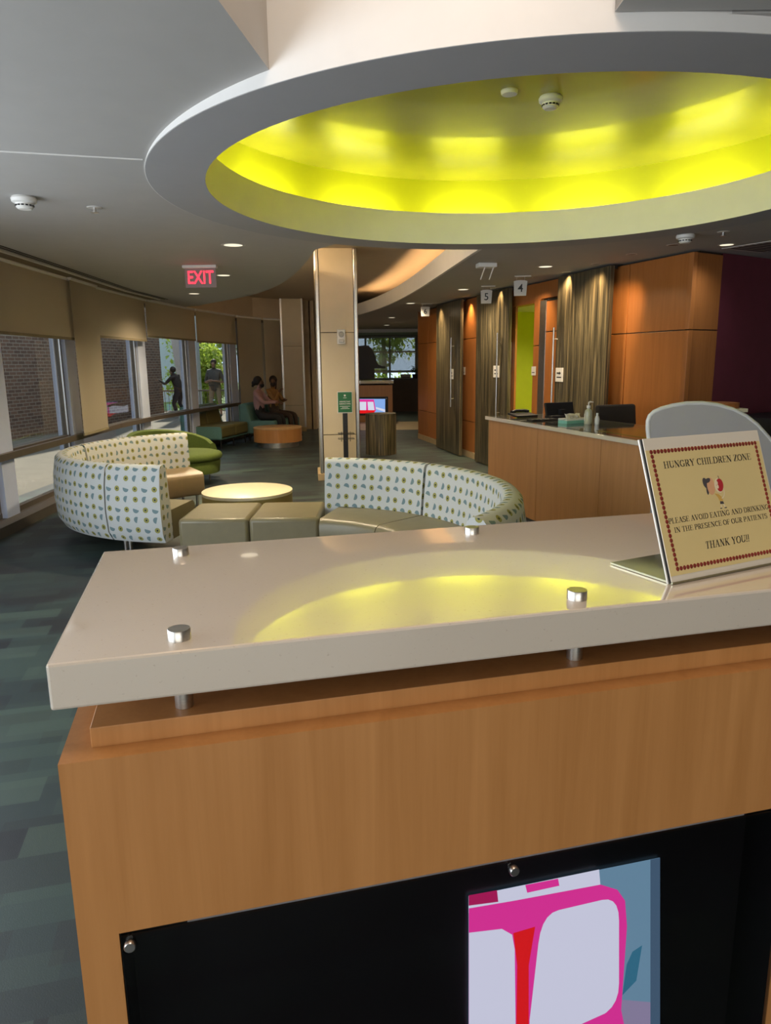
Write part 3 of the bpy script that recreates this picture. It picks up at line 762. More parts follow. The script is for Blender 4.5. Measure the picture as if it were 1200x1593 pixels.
pic = MB()
mats = [em('sky', (.12, .22, .30)), em('pale', (.55, .56, .66)), em('magenta', (.62, .03, .26)), em('red', (.62, .01, .012)), em('deep', (.34, .01, .08)), em('lavender', (.22, .19, .29)), em('teal', (.03, .13, .20)), em('dusk', (.05, .09, .14))]
scr([(729, 1394), (1027, 1334), (1027, 1640), (729, 1640)], pic)
pic.mi = 5; scr([(968, 1555), (1027, 1560), (1027, 1640), (960, 1640)], pic, .0004)
pic.mi = 7; scr([(1012, 1337), (1027, 1334), (1027, 1640), (1012, 1640)], pic, .0006)
pic.mi = 6; scr([(984, 1480), (999, 1470), (990, 1525), (968, 1548), (975, 1500)], pic, .0008)
pic.mi = 1; scr([(729, 1394), (932, 1352), (934, 1376), (729, 1420)], pic, .0010)
pic.mi = 2; scr([(817, 1376), (868, 1366), (870, 1377), (820, 1388)], pic, .0014); pic.mi = 4; scr([(729, 1392), (773, 1384), (775, 1402), (729, 1408)], pic, .0014)
pic.mi = 2; scr([(729, 1412), (800, 1400), (934, 1375), (960, 1383), (972, 1400), (975, 1440), (966, 1570), (980, 1640), (729, 1640)], pic, .0018)
pic.mi = 3; scr([(798, 1450), (832, 1440), (822, 1500), (822, 1640), (802, 1640), (804, 1500)], pic, .0024)
pic.mi = 1; scr(rrect([(842, 1420), (962, 1392), (962, 1566), (818, 1630)], .22), pic, .0030)
scr([(729, 1449), (780, 1443), (796, 1452), (800, 1475), (802, 1640), (729, 1640)], pic, .0030)
pic.mi = 2; scr([(900, 1592), (960, 1565), (975, 1640), (860, 1640)], pic, .0036)
pic.build('screen', mats, tv)

# ------------------------------------------------------------------ notice in its slanted holder
SA = at(1048, 911, 1.20); ths = R(26.47)
hold = thing('sign_holder', 'slanted acrylic notice holder standing on the white quartz slab', 'sign holder', (SA.x, SA.y, ZT + .001), ths)
lean = R(-19.58)
SW, SH = .405, .347
Mf = Matrix.Rotation(lean, 4, 'X') @ Matrix.Scale(.745, 4)              # panel frame: x along, z up the slanted face, -y outwards
def P3(u, v, o=0): return tuple(Mf @ Vector((u, -o, v)))
def plate(mb, u0, u1, v0, v1, o0, o1):
    old = mb.M; mb.M = old @ Mf; mb.box((u0, -o1, v0), (u1, -o0, v1)); mb.M = old
b_ = MB(); plate(b_, 0, SW, .003, SH, -.006, -.003); b_.build('front_panel', mat('cream_backing', (.64, .59, .50), .25, var=.02), hold, bevel=.0008)
b_ = MB(); plate(b_, -.006, SW, .004, SH, -.013, -.010); b_.build('rear_panel', mat('clear_edge_acrylic', (.80, .80, .76), .12, var=.02), hold)
b_ = MB(); plate(b_, -.003, SW, .004, SH, -.0098, -.0068); b_.build('middle_panel', M_DARK, hold)
MB().box((0, .002, 0), (SW * .745, .149, .0035)).build('base', mat('dark_mirror_acrylic', (.36, .35, .24), .07, .9, var=.05), hold)
sheet = thing('notice_sheet', 'yellow hungry children zone notice with red beaded border in the slanted holder', 'notice', (SA.x, SA.y, ZT + .001), ths)
b_ = MB(); plate(b_, -.0, SW - .004, .0195, .318, -.003, -.0024); b_.build('paper', mat('yellow_paper', (.62, .50, .235), .45, var=.02, spec=.35), sheet)
bd = MB()
def bead(u, v):
    old = bd.M; bd.M = old @ Mf @ Matrix.Translation((u, .0024, v)) @ Matrix.Rotation(PI / 2, 4, 'X')
    bd.lathe([(0, .0012), (.0042, .0009), (.0055, 0)], 10); bd.M = old
for k in range(33):
    t = k / 32; bead(.0177 + t * .3667, .3135); bead(.0262 + t * .36, .0340)
for k in range(1, 25):
    t = k / 25; bead(.0177 + t * .0085, .3135 - t * .2795); bead(.3844 + t * .002, .3135 - t * .2795)
bd.build('beaded_border', mat('dark_red_beads', (.20, .022, .012), .45, var=.2), sheet, smooth=40)
# serif capitals drawn as strokes: ('L' points, width) plus serif bars
T_, t_ = .135, .05
def V_(x, a=0, b=1, w=T_): return ((x, a), (x, b), w)
def H_(x0, x1, y, w=t_): return ((x0, y), (x1, y), w)
def ser(x, y, w=.30): return ((x - w / 2, y), (x + w / 2, y), .05)
def bow(cx, cy, rx, ry, a0, a1, w=None, n=9):
    pts = [(cx + rx * math.cos(R(a0 + (a1 - a0) * k / n)), cy + ry * math.sin(R(a0 + (a1 - a0) * k / n))) for k in range(n + 1)]
    return [(p, q, t_ + (T_ - t_) * abs((p[0] + q[0]) / 2 - cx) / rx) for p, q in zip(pts, pts[1:])]
b0, b1 = .025, .975
GL = {
 'A': (.76, [((.12, 0), (.38, 1), t_), ((.38, 1), (.63, 0), T_), H_(.21, .53, .36), ser(.12, b0, .26), ser(.63, b0, .30)]),
 'C': (.70, bow(.37, .5, .29, .47, 45, 315) + [((.60, .66), (.60, .98), t_)]),
 'D': (.76, [V_(.16), H_(.04, .36, b1), H_(.04, .36, b0)] + bow(.34, .5, .33, .47, -90, 90)),
 'E': (.64, [V_(.16), H_(.04, .56, b1), H_(.04, .58, b0), H_(.16, .44, .52), ((.56, 1), (.56, .76), t_), ((.585, 0), (.585, .26), t_), ((.44, .40), (.44, .64), t_)]),
 'F': (.60, [V_(.16), H_(.04, .54, b1), ser(.16, b0), H_(.16, .44, .50), ((.54, 1), (.54, .74), t_), ((.44, .38), (.44, .62), t_)]),
 'G': (.76, bow(.38, .5, .30, .47, 45, 320) + [((.60, .66), (.60, .98), t_), V_(.60, .06, .42), ser(.60, .43, .28)]),
 'H': (.78, [V_(.17), V_(.60), H_(.17, .60, .52), ser(.17, b0), ser(.17, b1), ser(.60, b0), ser(.60, b1)]),
 'I': (.36, [V_(.18), ser(.18, b0), ser(.18, b1)]),
 'K': (.78, [V_(.17), ser(.17, b0), ser(.17, b1), ((.20, .40), (.58, .97), t_), ((.32, .56), (.62, .02), T_), ser(.58, b1, .26), ser(.64, b0, .26)]),
 'L': (.62, [V_(.16), ser(.16, b1), H_(.04, .56, b0), ((.565, 0), (.565, .28), t_)]),
 'N': (.78, [V_(.15, w=t_), V_(.62, w=t_), ((.16, .98), (.61, .02), T_), ser(.13, b1, .2), ser(.15, b0, .26), ser(.62, b1, .26)]),
 'O': (.76, bow(.38, .5, .31, .47, 0, 360, n=16)),
 'P': (.62, [V_(.16), ser(.16, b0), H_(.04, .32, b1), H_(.16, .32, .46)] + bow(.31, .715, .23, .255, -90, 90)),
 'R': (.72, [V_(.16), ser(.16, b0), H_(.04, .32, b1), H_(.16, .32, .49)] + bow(.31, .73, .22, .24, -90, 90) + [((.34, .48), (.58, .02), T_), ser(.60, b0, .2)]),
 'S': (.58, bow(.29, .735, .21, .24, 40, 270) + bow(.29, .265, .22, .24, 90, -140) + [((.47, .72), (.47, .97), t_), ((.08, .03), (.08, .30), t_)]),
 'T': (.66, [V_(.33), ser(.33, b0), H_(.06, .60, b1), ((.07, 1), (.07, .74), t_), ((.59, 1), (.59, .74), t_)]),
 'U': (.76, [V_(.16, .3), V_(.60, .3, w=t_), ser(.16, b1), ser(.60, b1, .26)] + bow(.38, .32, .22, .29, 180, 360)),
 'V': (.76, [((.13, 1), (.38, 0), T_), ((.62, 1), (.38, 0), t_), ser(.13, b1), ser(.62, b1, .26)]),
 'Y': (.74, [((.13, 1), (.37, .46), T_), ((.61, 1), (.37, .46), t_), V_(.37, 0, .48), ser(.37, b0), ser(.13, b1), ser(.61, b1, .26)]),
 'Z': (.64, [H_(.08, .56, b1), H_(.06, .58, b0), ((.54, .98), (.10, .02), T_), ((.09, 1), (.09, .76), t_), ((.575, 0), (.575, .26), t_)]),
 '!': (.30, [((.15, .28), (.15, 1), .12), ((.15, 0), (.15, .13), .14)]), ' ': (.30, []),
}
def serif_line(name, s, u0, u1, v0, v1, slant=0.0):
    wid = sum(GL[c][0] for c in s); sx = (u1 - u0) / wid; sy = v1 - v0; mb = MB(); x = 0; mb.M = Mf
    def stroke(p, q, w):
        a = Vector(((x + p[0]) * sx + slant * p[1] * sy, p[1] * sy)); b = Vector(((x + q[0]) * sx + slant * q[1] * sy, q[1] * sy)); d = b - a
        if d.length < 1e-7: return
        d.normalize(); ww = w * (sx * abs(d.y) + sy * abs(d.x)) / 2; n_ = Vector((-d.y, d.x)) * ww; e = d * (.012 * sy)
        c = [a - e + n_, b + e + n_, b + e - n_, a - e - n_]
        mb.face([mb.v((u0 + q_.x, .00225 - .00004 * (i_[0] % 5), v0 + q_.y)) for q_ in c]); i_[0] += 1
    i_ = [0]
    for c in s:
        for p, q, w in GL[c][1]: stroke(p, q, w)
        x += GL[c][0]
    return mb.build(name, mat('black_print', (.035, .03, .022), .6), sheet)
serif_line('heading', 'HUNGRY CHILDREN ZONE', .0485, .3565, .2715, .2880)
serif_line('body_text', 'PLEASE AVOID EATING AND DRINKING', .0275, .3815, .1398, .1528)
serif_line('body_text', 'IN THE PRESENCE OF OUR PATIENTS', .0402, .3695, .1175, .1300)
serif_line('closing_text', 'THANK YOU!!', .1300, .2860, .0680, .0853, .12)
# the small drawing of a child biting an apple
kid = MB(); kid.M = Mf; kc = {}
def blob(u, v, ru, rv, mi, o, rot=0, n=18):
    kid.mi = mi; kid.face([kid.v((u + ru * math.cos(2 * PI * k / n) * math.cos(rot) - rv * math.sin(2 * PI * k / n) * math.sin(rot), .0022 - o, v + ru * math.cos(2 * PI * k / n) * math.sin(rot) + rv * math.sin(2 * PI * k / n) * math.cos(rot))) for k in range(n)])
def poly(pts, mi, o): kid.mi = mi; kid.face([kid.v((u, .0022 - o, v)) for u, v in pts])
kmats = [mat('drawn_skin', (.62, .34, .18), .6), mat('drawn_hair', (.06, .055, .06), .6), mat('drawn_red', (.42, .02, .03), .5), mat('drawn_pale', (.72, .62, .42), .6), mat('drawn_gold', (.58, .36, .08), .6)]
blob(.1745, .2255, .0085, .0135, 1, .0, .25); blob(.1775, .2080, .0045, .012, 1, .00002, -.15)
blob(.1915, .2160, .0135, .0215, 0, .00006, -.1); blob(.184, .231, .010, .0055, 1, .0001, .3)
blob(.2185, .2155, .0150, .0185, 3, .00012); blob(.2225, .2165, .0125, .0165, 2, .00016, -.15); blob(.2130, .2225, .0042, .005, 3, .0002); blob(.2140, .2130, .004, .005, 3, .0002)
poly([(.2235, .2335), (.2255, .2335), (.2235, .2400), (.2215, .2395)], 1, .0002)
poly([(.1985, .1975), (.2115, .1945), (.2215, .1860), (.2225, .1760), (.2110, .1770), (.2060, .1880)], 4, .0001)
for k in range(8):
    a0, a1 = R(-95 + k * 20), R(-75 + k * 20); c = (.2205, .2015)
    poly([(c[0] + .0115 * math.cos(a0), c[1] + .0165 * math.sin(a0)), (c[0] + .0115 * math.cos(a1), c[1] + .0165 * math.sin(a1)), (c[0] + .0142 * math.cos(a1), c[1] + .0192 * math.sin(a1)), (c[0] + .0142 * math.cos(a0), c[1] + .0192 * math.sin(a0))], 3, .00014)
poly([(.2115, .1765), (.2225, .1755), (.2245, .1690), (.2105, .1695)], 1, .00012)
poly([(.2115, .1695), (.2145, .1695), (.2135, .1600), (.2105, .1600)], 3, .0001); poly([(.2200, .1693), (.2232, .1690), (.2268, .1600), (.2236, .1600)], 3, .0001)
poly([(.2075, .1600), (.2140, .1605), (.2138, .1580), (.2072, .1578)], 1, .0001); poly([(.2225, .1602), (.2305, .1604), (.2310, .1580), (.2225, .1580)], 1, .0001)
kid.build('drawing', kmats, sheet)

# ================================================================== LOUNGE SEATING
CL, CRc = (-1.60, 7.20), (-.75, 4.52)
SZ, BZ = .40, .80
def sofa_legs(par, pts):
    for x, y in pts: MB().cyl((0, 0), .014, 0, .15, 14, .017).build('leg', M_CHROME, par, smooth=40, loc=(x, y, 0))
backprof = lambda ro, ri: [(ro - .03, .165), (ro + .015, .24), (ro + .03, .42), (ro + .02, .62), (ro - .005, .765), (ro - .03, BZ - .008), (ro - .055, BZ), (ri + .05, BZ), (ri + .025, BZ - .008), (ri + .01, .765), (ri - .01, .60), (ri - .03, .40), (ri - .04, .165)]
seatprof = lambda ri, ro: [(ri + .02, .15), (ri, .18), (ri, SZ - .05), (ri + .015, SZ - .02), (ri + .05, SZ), (ro, SZ), (ro, .15)]
def arc_sofa(name, label, c, rin, rout, seats, backs, legs, vin, group='curved lounge sofa sections'):
    t = thing(name, label, 'sofa', (c[0], c[1], 0), 0, group)
    z = (0, 0)
    for a0, a1 in seats:
        MB().sweep(seatprof(rin, rout - .13), [((0, 0), p_) for p, p_ in arc(z, 1, a0, a1, max(4, int(abs(a1 - a0) / 3)))]).build('seat', vin, t, smooth=50)
    for a0, a1 in backs:
        b = MB(); pr = backprof(rout, rout - .14)
        na = max(4, int(abs(a1 - a0) / 3)); rings = []
        PL = [0]
        for p, q in zip(pr, pr[1:] + pr[:1]): PL.append(PL[-1] + math.hypot(p[0] - q[0], p[1] - q[1]))
        for k in range(na + 1):
            a = R(a0 + (a1 - a0) * k / na); rings.append([b.v((r_ * math.cos(a), r_ * math.sin(a), z_)) for r_, z_ in pr])
        m_ = len(pr)
        for k in range(na):
            u0, u1 = R(abs(a1 - a0)) * rout * k / na, R(abs(a1 - a0)) * rout * (k + 1) / na
            for j in range(m_):
                j2 = (j + 1) % m_
                b.face([rings[k][j], rings[k][j2], rings[k + 1][j2], rings[k + 1][j]], [(u0, PL[j]), (u0, PL[j + 1]), (u1, PL[j + 1]), (u1, PL[j])])
        b.face(rings[0][::-1], [(r_, z_) for r_, z_ in pr][::-1]); b.face(rings[-1], pr)
        b.build('back', M_PRINT, t, smooth=55)
    sofa_legs(t, [(r_ * math.cos(R(a)), r_ * math.sin(R(a))) for r_, a in legs])
    return t
arc_sofa('curved_sofa', 'curved sofa section with seed print back, far side of the left bend beside the windows', CL, .86, 1.58, [(176.5, 120)], [(176.5, 120)], [(1.45, 172), (1.45, 124), (.95, 172), (.95, 124)], M_TANVINYL)
arc_sofa('curved_sofa', 'curved sofa section whose pale printed back faces the camera at the left', CL, .86, 1.58, [(262, 178)], [(244.3, 178), (263, 244.9)], [(1.46, 248), (1.46, 246), (1.45, 181), (.95, 260), (.95, 181)], M_OLIVEVINYL)
bx0, bx1, by0, by1 = CL[0] - .03, -.515, 5.47, 6.16
bench = thing('bench', 'backless olive grey bench joining the two bends of the curved sofa', 'bench', ((bx0 + bx1) / 2, (by0 + by1) / 2, 0), 0)
hw, hd = (bx1 - bx0) / 2 - .004, (by1 - by0) / 2
for x0, x1 in ((-hw, -.002), (.002, hw)):
    MB().box((x0, -hd, .14), (x1, hd, SZ)).build('seat', M_OLIVEVINYL, bench, bevel=.03, smooth=60)
sofa_legs(bench, [(-hw + .1, -hd + .1), (hw - .1, -hd + .1), (-hw + .1, hd - .1), (hw - .1, hd - .1)])
arc_sofa('curved_sofa', 'curved sofa section with printed backrests opening towards the camera, right of the bench', CRc, .93, 1.61, [(75.5, 44.5), (44, -38)], [(80.5, 44.6), (43.6, -38)], [(1.45, 74), (1.45, -34), (1.05, 70), (1.05, -34), (1.45, 30)], M_OLIVEVINYL)
def drum_table(name, label, c, r, z, top_m, side_m, base=False):
    t = thing(name, label, 'table', (c[0], c[1], 0), 0)
    MB().lathe([(0, z), (r - .006, z), (r, z - .004), (r, z - .03), (r - .004, z - .032), (0, z - .032)], 64).build('top', top_m, t, smooth=40)
    zb = .10 if base else .05
    MB().lathe([(0, z - .033), (r - .002, z - .033), (r - .002, zb), (0, zb)], 64).build('drum', side_m, t, smooth=40)
    MB().lathe([(r * .86, zb), (r * .86, 0), (0, 0)], 48).build('plinth', M_CHROME if base else M_DARK, t, smooth=40)
    return t
tc = at(385, 762, .40)
drum_table('coffee_table', 'round cream topped drum table inside the left bend of the curved sofa', tc, .43, .40, M_CREAM, mat('olive_laminate', (.33, .26, .09), .4))
tc2 = at(432, 663.5, .38)
drum_table('coffee_table', 'round maple drum table on a steel base near the seated couple', tc2, .47, .38, wood('light_maple', (.46, .27, .12), (.58, .36, .17)), MATS['maple_veneer'], True)

# green tub chair, olive loveseat, teal sofa along the windows
t = thing('tub_chair', 'lime green tub chair with sweeping back behind the printed sofa', 'armchair', (-2.85, 9.75, 0), R(-12))
pr = [(.52, .14), (.60, .2), (.63, .5), (.60, .66), (.57, .70), (.52, .68), (.50, .5), (.48, .14)]
b = MB(); rings = []
for k in range(25):
    a = R(62 + (300 - 62) * k / 24); s_ = .62 + .38 * math.sin(PI * min(1, max(0, (k / 24) * 1.15))) ** .7
    rings.append([b.v((r_ * math.cos(a) * 1.05, r_ * math.sin(a) * 1.15, .14 + (z_ - .14) * s_)) for r_, z_ in pr])
for A, B_ in zip(rings, rings[1:]):
    for j in range(len(pr)): b.face([A[j], A[(j + 1) % len(pr)], B_[(j + 1) % len(pr)], B_[j]])
b.face(rings[0][::-1]); b.face(rings[-1]); b.build('back', M_LIMEFAB, t, smooth=60)
MB().lathe([(0, .43), (.42, .43), (.49, .41), (.51, .37), (.49, .33), (0, .33)], 40).build('cushion', M_LIMEFAB, t, smooth=60, loc=(.12, 0, 0))
MB().lathe([(0, .325), (.46, .325), (.48, .30), (.46, .15), (0, .13)], 40).build('seat_base', M_LIMEFAB, t, smooth=60, loc=(.12, 0, 0))
for a in (-50, 50, 130, 230): MB().cyl((0, 0), .013, 0, .16, 12).build('leg', M_CHROME, t, smooth=40, loc=(.10 + .36 * math.cos(R(a)), .38 * math.sin(R(a)), 0))

def loveseat(label, loc, rz, w, d, cush, side, h=.82):
    """faces local +x; local y runs along the seat"""
    t = thing('loveseat', label, 'sofa', loc, rz)
    for k in range(2):
        y0 = k * w / 2
        MB().box((.0, y0 + .004, .20), (d, y0 + w / 2 - .004, .43)).build('seat', cush, t, bevel=.045, smooth=60)
        q = MB(); prof = [(-.02, .30), (.10, .34), (.08, .5), (.02, h - .04), (-.05, h), (-.13, h - .03), (-.14, .30)]
        old = q.M; q.M = Matrix(((1, 0, 0, 0), (0, 0, 1, 0), (0, 1, 0, 0), (0, 0, 0, 1)))
        q.prism(prof, y0 + .006, y0 + w / 2 - .006); q.M = old
        q.build('back_cushion', cush, t, bevel=.025, smooth=60)
    q = MB(); q.M = Matrix(((1, 0, 0, 0), (0, 0, 1, 0), (0, 1, 0, 0), (0, 0, 0, 1)))
    for y0, y1 in ((-.02, .0), (w, w + .02)):
        q.prism([(0, .19), (d, .19), (d, .40), (d - .04, .425), (.10, .425), (0, h - .05), (-.05, h - .01), (-.13, h - .03), (-.15, .19)], y0, y1)
    q.M = Matrix(); q.box((-.165, -.02, .19), (-.145, w + .02, h - .04)); q.box((-.14, 0, .17), (d - .03, w, .20))
    q.build('shell', side, t, bevel=.006)
    for x, y in ((.02, .06), (d - .06, .06), (.02, w - .06), (d - .06, w - .06), (d - .06, w / 2)):
        MB().cyl((0, 0), .016, 0, .175, 12).build('leg', M_DARK, t, smooth=40, loc=(x, y, 0))
    return t
lp = at(350, 698, 0)
loveseat('olive two seat sofa with teal sides standing by the low window rail', (lp.x - .68, lp.y + .06, 0), R(-13), 1.25, .68, M_OLIVEFAB, M_TEALFAB)
loveseat('teal sofa on which the couple sits at the far windows', (-2.86, 14.98, 0), R(-14), 1.40, .62, M_TEALFAB, mat('pale_teal_vinyl', (.13, .26, .24), .5), .80)
# ================================================================== CEILING FIXTURES
M_LENS = emit('lamp_lens', (1, .88, .64), .62)
M_TRIM = mat('fixture_trim', (.60, .58, .55), .4, var=.04)
def ceil_z(p): return CZ + .002
def downlight(px, py, r, label, power, lit=True, color=(1, .80, .52), spot=150, aim=(0, 0, -1), grp='round downlights in the lower ceiling'):
    P = at(px, py, CZ)
    t = thing('downlight', label, 'downlight', (P.x, P.y, CZ + .002), 0, grp)
    MB().lathe([(r * .86, -.003), (r, -.004), (r * 1.12, -.001), (r * 1.12, .001), (r * .86, .001)], 32).build('trim_ring', M_TRIM, t, smooth=40)
    MB().lathe([(0, -.002), (r * .86, -.002), (r * .86, .001), (0, .001)], 28).build('lens', M_LENS if lit else mat('dark_reflector', (.05, .045, .04), .3, .6), t, smooth=40)
    if power: light('downlight_beam', 'SPOT', (P.x, P.y, CZ - .012), power, color, aim, spot_size=R(spot), spot_blend=1.0, shadow_soft_size=r * .8)
    return t
downlight(363, 381.5, .095, 'lit round downlight in the left ceiling just outside the lime recess', 170)
downlight(348, 428.5, .085, 'lit round downlight in the left ceiling beside the red exit sign', 170)
downlight(302, 457, .085, 'lit round downlight in the left ceiling at the tip near the blinds', 170)
downlight(849, 415, .085, 'lit round downlight in front of the number 4 plate', 90)
downlight(721, 450.5, .085, 'lit round downlight between the number 5 and 6 plates', 90)
downlight(639, 472, .085, 'lit round downlight left of the number 6 plate', 90)
downlight(1131, 381, .07, 'lit round downlight above the purple wall corner', 10, color=(.9, .93, 1))
WG = 'small adjustable wall washer lights in the right ceiling'
def washer(px, py, label, tx, ty, power=16, spot=88):
    P = at(px, py, CZ); a = Vector(plan(RW, tx, 570)); tgt = Vector((a.x, a.y, ty))
    return downlight(px, py, .05, label, power, False, (1, .70, .38), spot, tgt - Vector((P.x, P.y, CZ)), WG)
washer(983, 396, 'small dark adjustable light nearest the cherry corner panel', 938, 1.8, 46, 62)
washer(928, 411, 'small adjustable light above the right edge of the widest reed door', 905, 1.6, 34)
washer(882, 424, 'small adjustable light above the left edge of the widest reed door', 872, 1.6, 40)
washer(823, 432.5, 'small adjustable light behind the number 4 plate', 834, 1.8, 24)
washer(776, 448, 'small adjustable light right of the number 5 plate', 785, 1.6, 20)
washer(725, 462, 'small adjustable light left of the number 5 plate', 731, 1.8, 30)
washer(676, 472, 'small adjustable light right of the number 6 plate', 700, 1.6, 36)
downlight(1048, 381.5, .055, 'small unlit adjustable light left of the right sprinkler', 0, False, grp=WG)
def ceil_puck(name, label, cat, P, r, kind, z=None):
    z = CZ + .002 if z is None else z
    t = thing(name, label, cat, (P.x, P.y, z), 0)
    if kind == 'smoke':
        MB().lathe([(r * .9, 0), (r, -.012), (r * .96, -.03), (r * .80, -.038), (0, -.038)], 32).build('base', M_PWHITE, t, smooth=35)
        MB().lathe([(r * .70, -.038), (r * .66, -.062), (r * .5, -.072), (0, -.074)], 32).build('sensor_head', M_PWHITE, t, smooth=35)
        k = MB()
        for q in range(14):
            a = 2 * PI * q / 14; k.cbox((r * .69 * math.cos(a), r * .69 * math.sin(a), -.052), (.006, r * .2, .008), a)
        k.build('sensor_slot', M_DARK, t)
    elif kind == 'disc':
        MB().lathe([(0, -.022), (r * .9, -.022), (r, -.016), (r, 0)], 32).build('cover', M_PWHITE, t, smooth=40)
        MB().lathe([(r * 1.01, -.006), (r * 1.04, -.006), (r * 1.04, 0)], 32).build('rim', M_TRIM, t, smooth=40)
    else:
        MB().lathe([(0, -.004), (r, -.004), (r * 1.1, 0)], 24).build('escutcheon', M_TRIM, t, smooth=40)
        MB().cyl((0, 0), r * .25, -.03, -.004, 10).build('stem', M_CHROME, t)
        MB().cyl((0, 0), r * .55, -.034, -.030, 14).build('deflector', M_CHROME, t)
    return t
P = at(37, 307, CZ); ceil_puck('smoke_detector', 'white smoke detector on the left ceiling near the blinds', 'smoke detector', P, .075, 'smoke')
P = at(1067, 365, CZ); ceil_puck('smoke_detector', 'white smoke detector on the right ceiling above the cherry corner', 'smoke detector', P, .075, 'smoke')
P = at(857, 150, TOPZ); ceil_puck('smoke_detector', 'white smoke detector on the lime ceiling of the round recess', 'smoke detector', P, .072, 'smoke', TOPZ)
P = at(793, 141, TOPZ); ceil_puck('sprinkler_cover', 'small round white cover disc on the lime recess ceiling', 'sprinkler', P, .05, 'disc', TOPZ)
P = at(147, 323, CZ); ceil_puck('sprinkler', 'small sprinkler head on the left ceiling', 'sprinkler', P, .045, 'sprinkler')
P = at(1126, 361, CZ); ceil_puck('sprinkler', 'small sprinkler head on the right ceiling above the purple wall', 'sprinkler', P, .045, 'sprinkler')
P = at(752, 462, CZ)
P = at(1200, 383, CZ); v_ = thing('ceiling_vent', 'slotted air vent in the right ceiling at the photo edge', 'vent', (P.x, P.y, CZ + .002), R(30))
MB().box((-.3, -.3, -.006), (.3, .3, 0)).build('frame', M_TRIM, v_); k = MB()
for q in range(8): k.box((-.26, -.25 + q * .065, -.008), (.26, -.22 + q * .065, -.004))
k.build('slats', M_DARK, v_)
# wireless box with two hanging antennas
P = at(757, 410, CZ); t = thing('wireless_box', 'white wireless box with two hanging antennas on the right ceiling', 'wireless router', (P.x, P.y, CZ + .002), R(8))
MB().box((-.10, -.07, -.045), (.10, .07, 0)).build('housing', M_PWHITE, t, bevel=.008)
for x in (-.02, .075): MB().tube([(x, -.02, -.04), (x - .05, -.03, -.17)], [.008, .006], 8).build('antenna', M_PWHITE, t, smooth=40)
# exit sign
P = at(311, 413, CZ); t = thing('exit_sign', 'red lit exit sign on a clear plate hanging from the left ceiling', 'exit sign', (P.x, P.y, CZ + .002), R(-2))
MB().box((-.18, -.035, -.03), (.18, .035, 0)).build('canopy', M_PWHITE, t, bevel=.004)
MB().box((-.165, -.004, -.225), (.165, .004, -.03)).build('plate', mat('etched_plate', (.34, .26, .26), .15, var=.05), t, bevel=.002)
M_RED = emit('exit_red', (1, .03, .05), 1.7)
o = text('lettering', 'EXIT', .185, M_RED, t, facing((0, -.0055, -.128), (0, -1, 0)), bold=.0025, sx=.74)
# number plates
def plate_sign(px, py, w, h, num, label, Z=None):
    # px, py: centre of plate; hangs with its top edge 0.04 below the ceiling
    d = ray(px, py); zc = CZ - .05 - h / 2; P = at(px, py, zc)
    t = thing('number_plate', label, 'sign', (P.x, P.y, zc), math.atan2(d.x, d.y) * -1 + R(4), None)
    k = MB(); k.M = Matrix.Rotation(PI / 2, 4, 'X')
    pts = [(-w / 2, h * .44), (-w * .25, h * .485), (0, h * .5), (w * .25, h * .485), (w / 2, h * .44), (w * .43, -h / 2), (-w * .46, -h / 2)]
    k.prism(pts, -.006, .006); k.M = Matrix(); k.build('plate', mat('frosted_plate', (.60, .59, .56), .3, var=.02), t, bevel=.001)
    text('numeral', num, h * .72, M_DARK, t, facing((0, -.0072, -h * .03), (0, -1, 0)), bold=.0012)
    k = MB().box((-w * .45, -.012, CZ - zc - .012), (w * .75, .012, CZ - zc + .001))
    k.build('ceiling_rail', M_TRIM, t)
    for x in (-w * .3, w * .3): MB().tube([(x, 0, h * .45), (x, 0, CZ - zc - .01)], .004, 6).build('hanger', M_CHROME, t)
    return t
plate_sign(810, 448, .165, .185, '4', 'white numeral plate hanging right above the lime doorway')
plate_sign(757, 461.5, .16, .185, '5', 'white numeral plate hanging in front of the middle dark reed door')
plate_sign(662, 484.5, .16, .17, '6', 'white numeral plate hanging at the far end of the cherry wall')

# alarm on the column
off = col; cxy = Vector((cC.x, cC.y)); E1 = Vector((math.cos(col.rotation_euler.z), math.sin(col.rotation_euler.z))); E2 = Vector((-E1.y, E1.x))
o_ = cxy + E2 * i0; dd = ray(531, 524); s_ = None
ln = [tuple(o_ - E1 * 2), tuple(o_ + E1 * 3)]
q = Vector(plan(ln, 531, 524)); z = vz(q, 531, 524)
t = thing('alarm_sounder', 'white alarm sounder with strobe on the tall column', 'alarm', (q.x, q.y, z), col.rotation_euler.z)
MB().box((-.055, -.045, -.095), (.055, 0, .095)).build('housing', M_PWHITE, t, bevel=.008)
MB().lathe([(0, .012), (.03, .010), (.036, 0)], 24).build('speaker_grille', mat('grille_grey', (.45, .44, .42), .6), t, loc=(0, -.045, .03)).rotation_euler = (PI / 2, 0, 0)
MB().box((-.035, -.065, -.075), (.035, -.04, -.035)).build('strobe_lens', mat('strobe_clear', (.55, .53, .48), .1), t, bevel=.01)

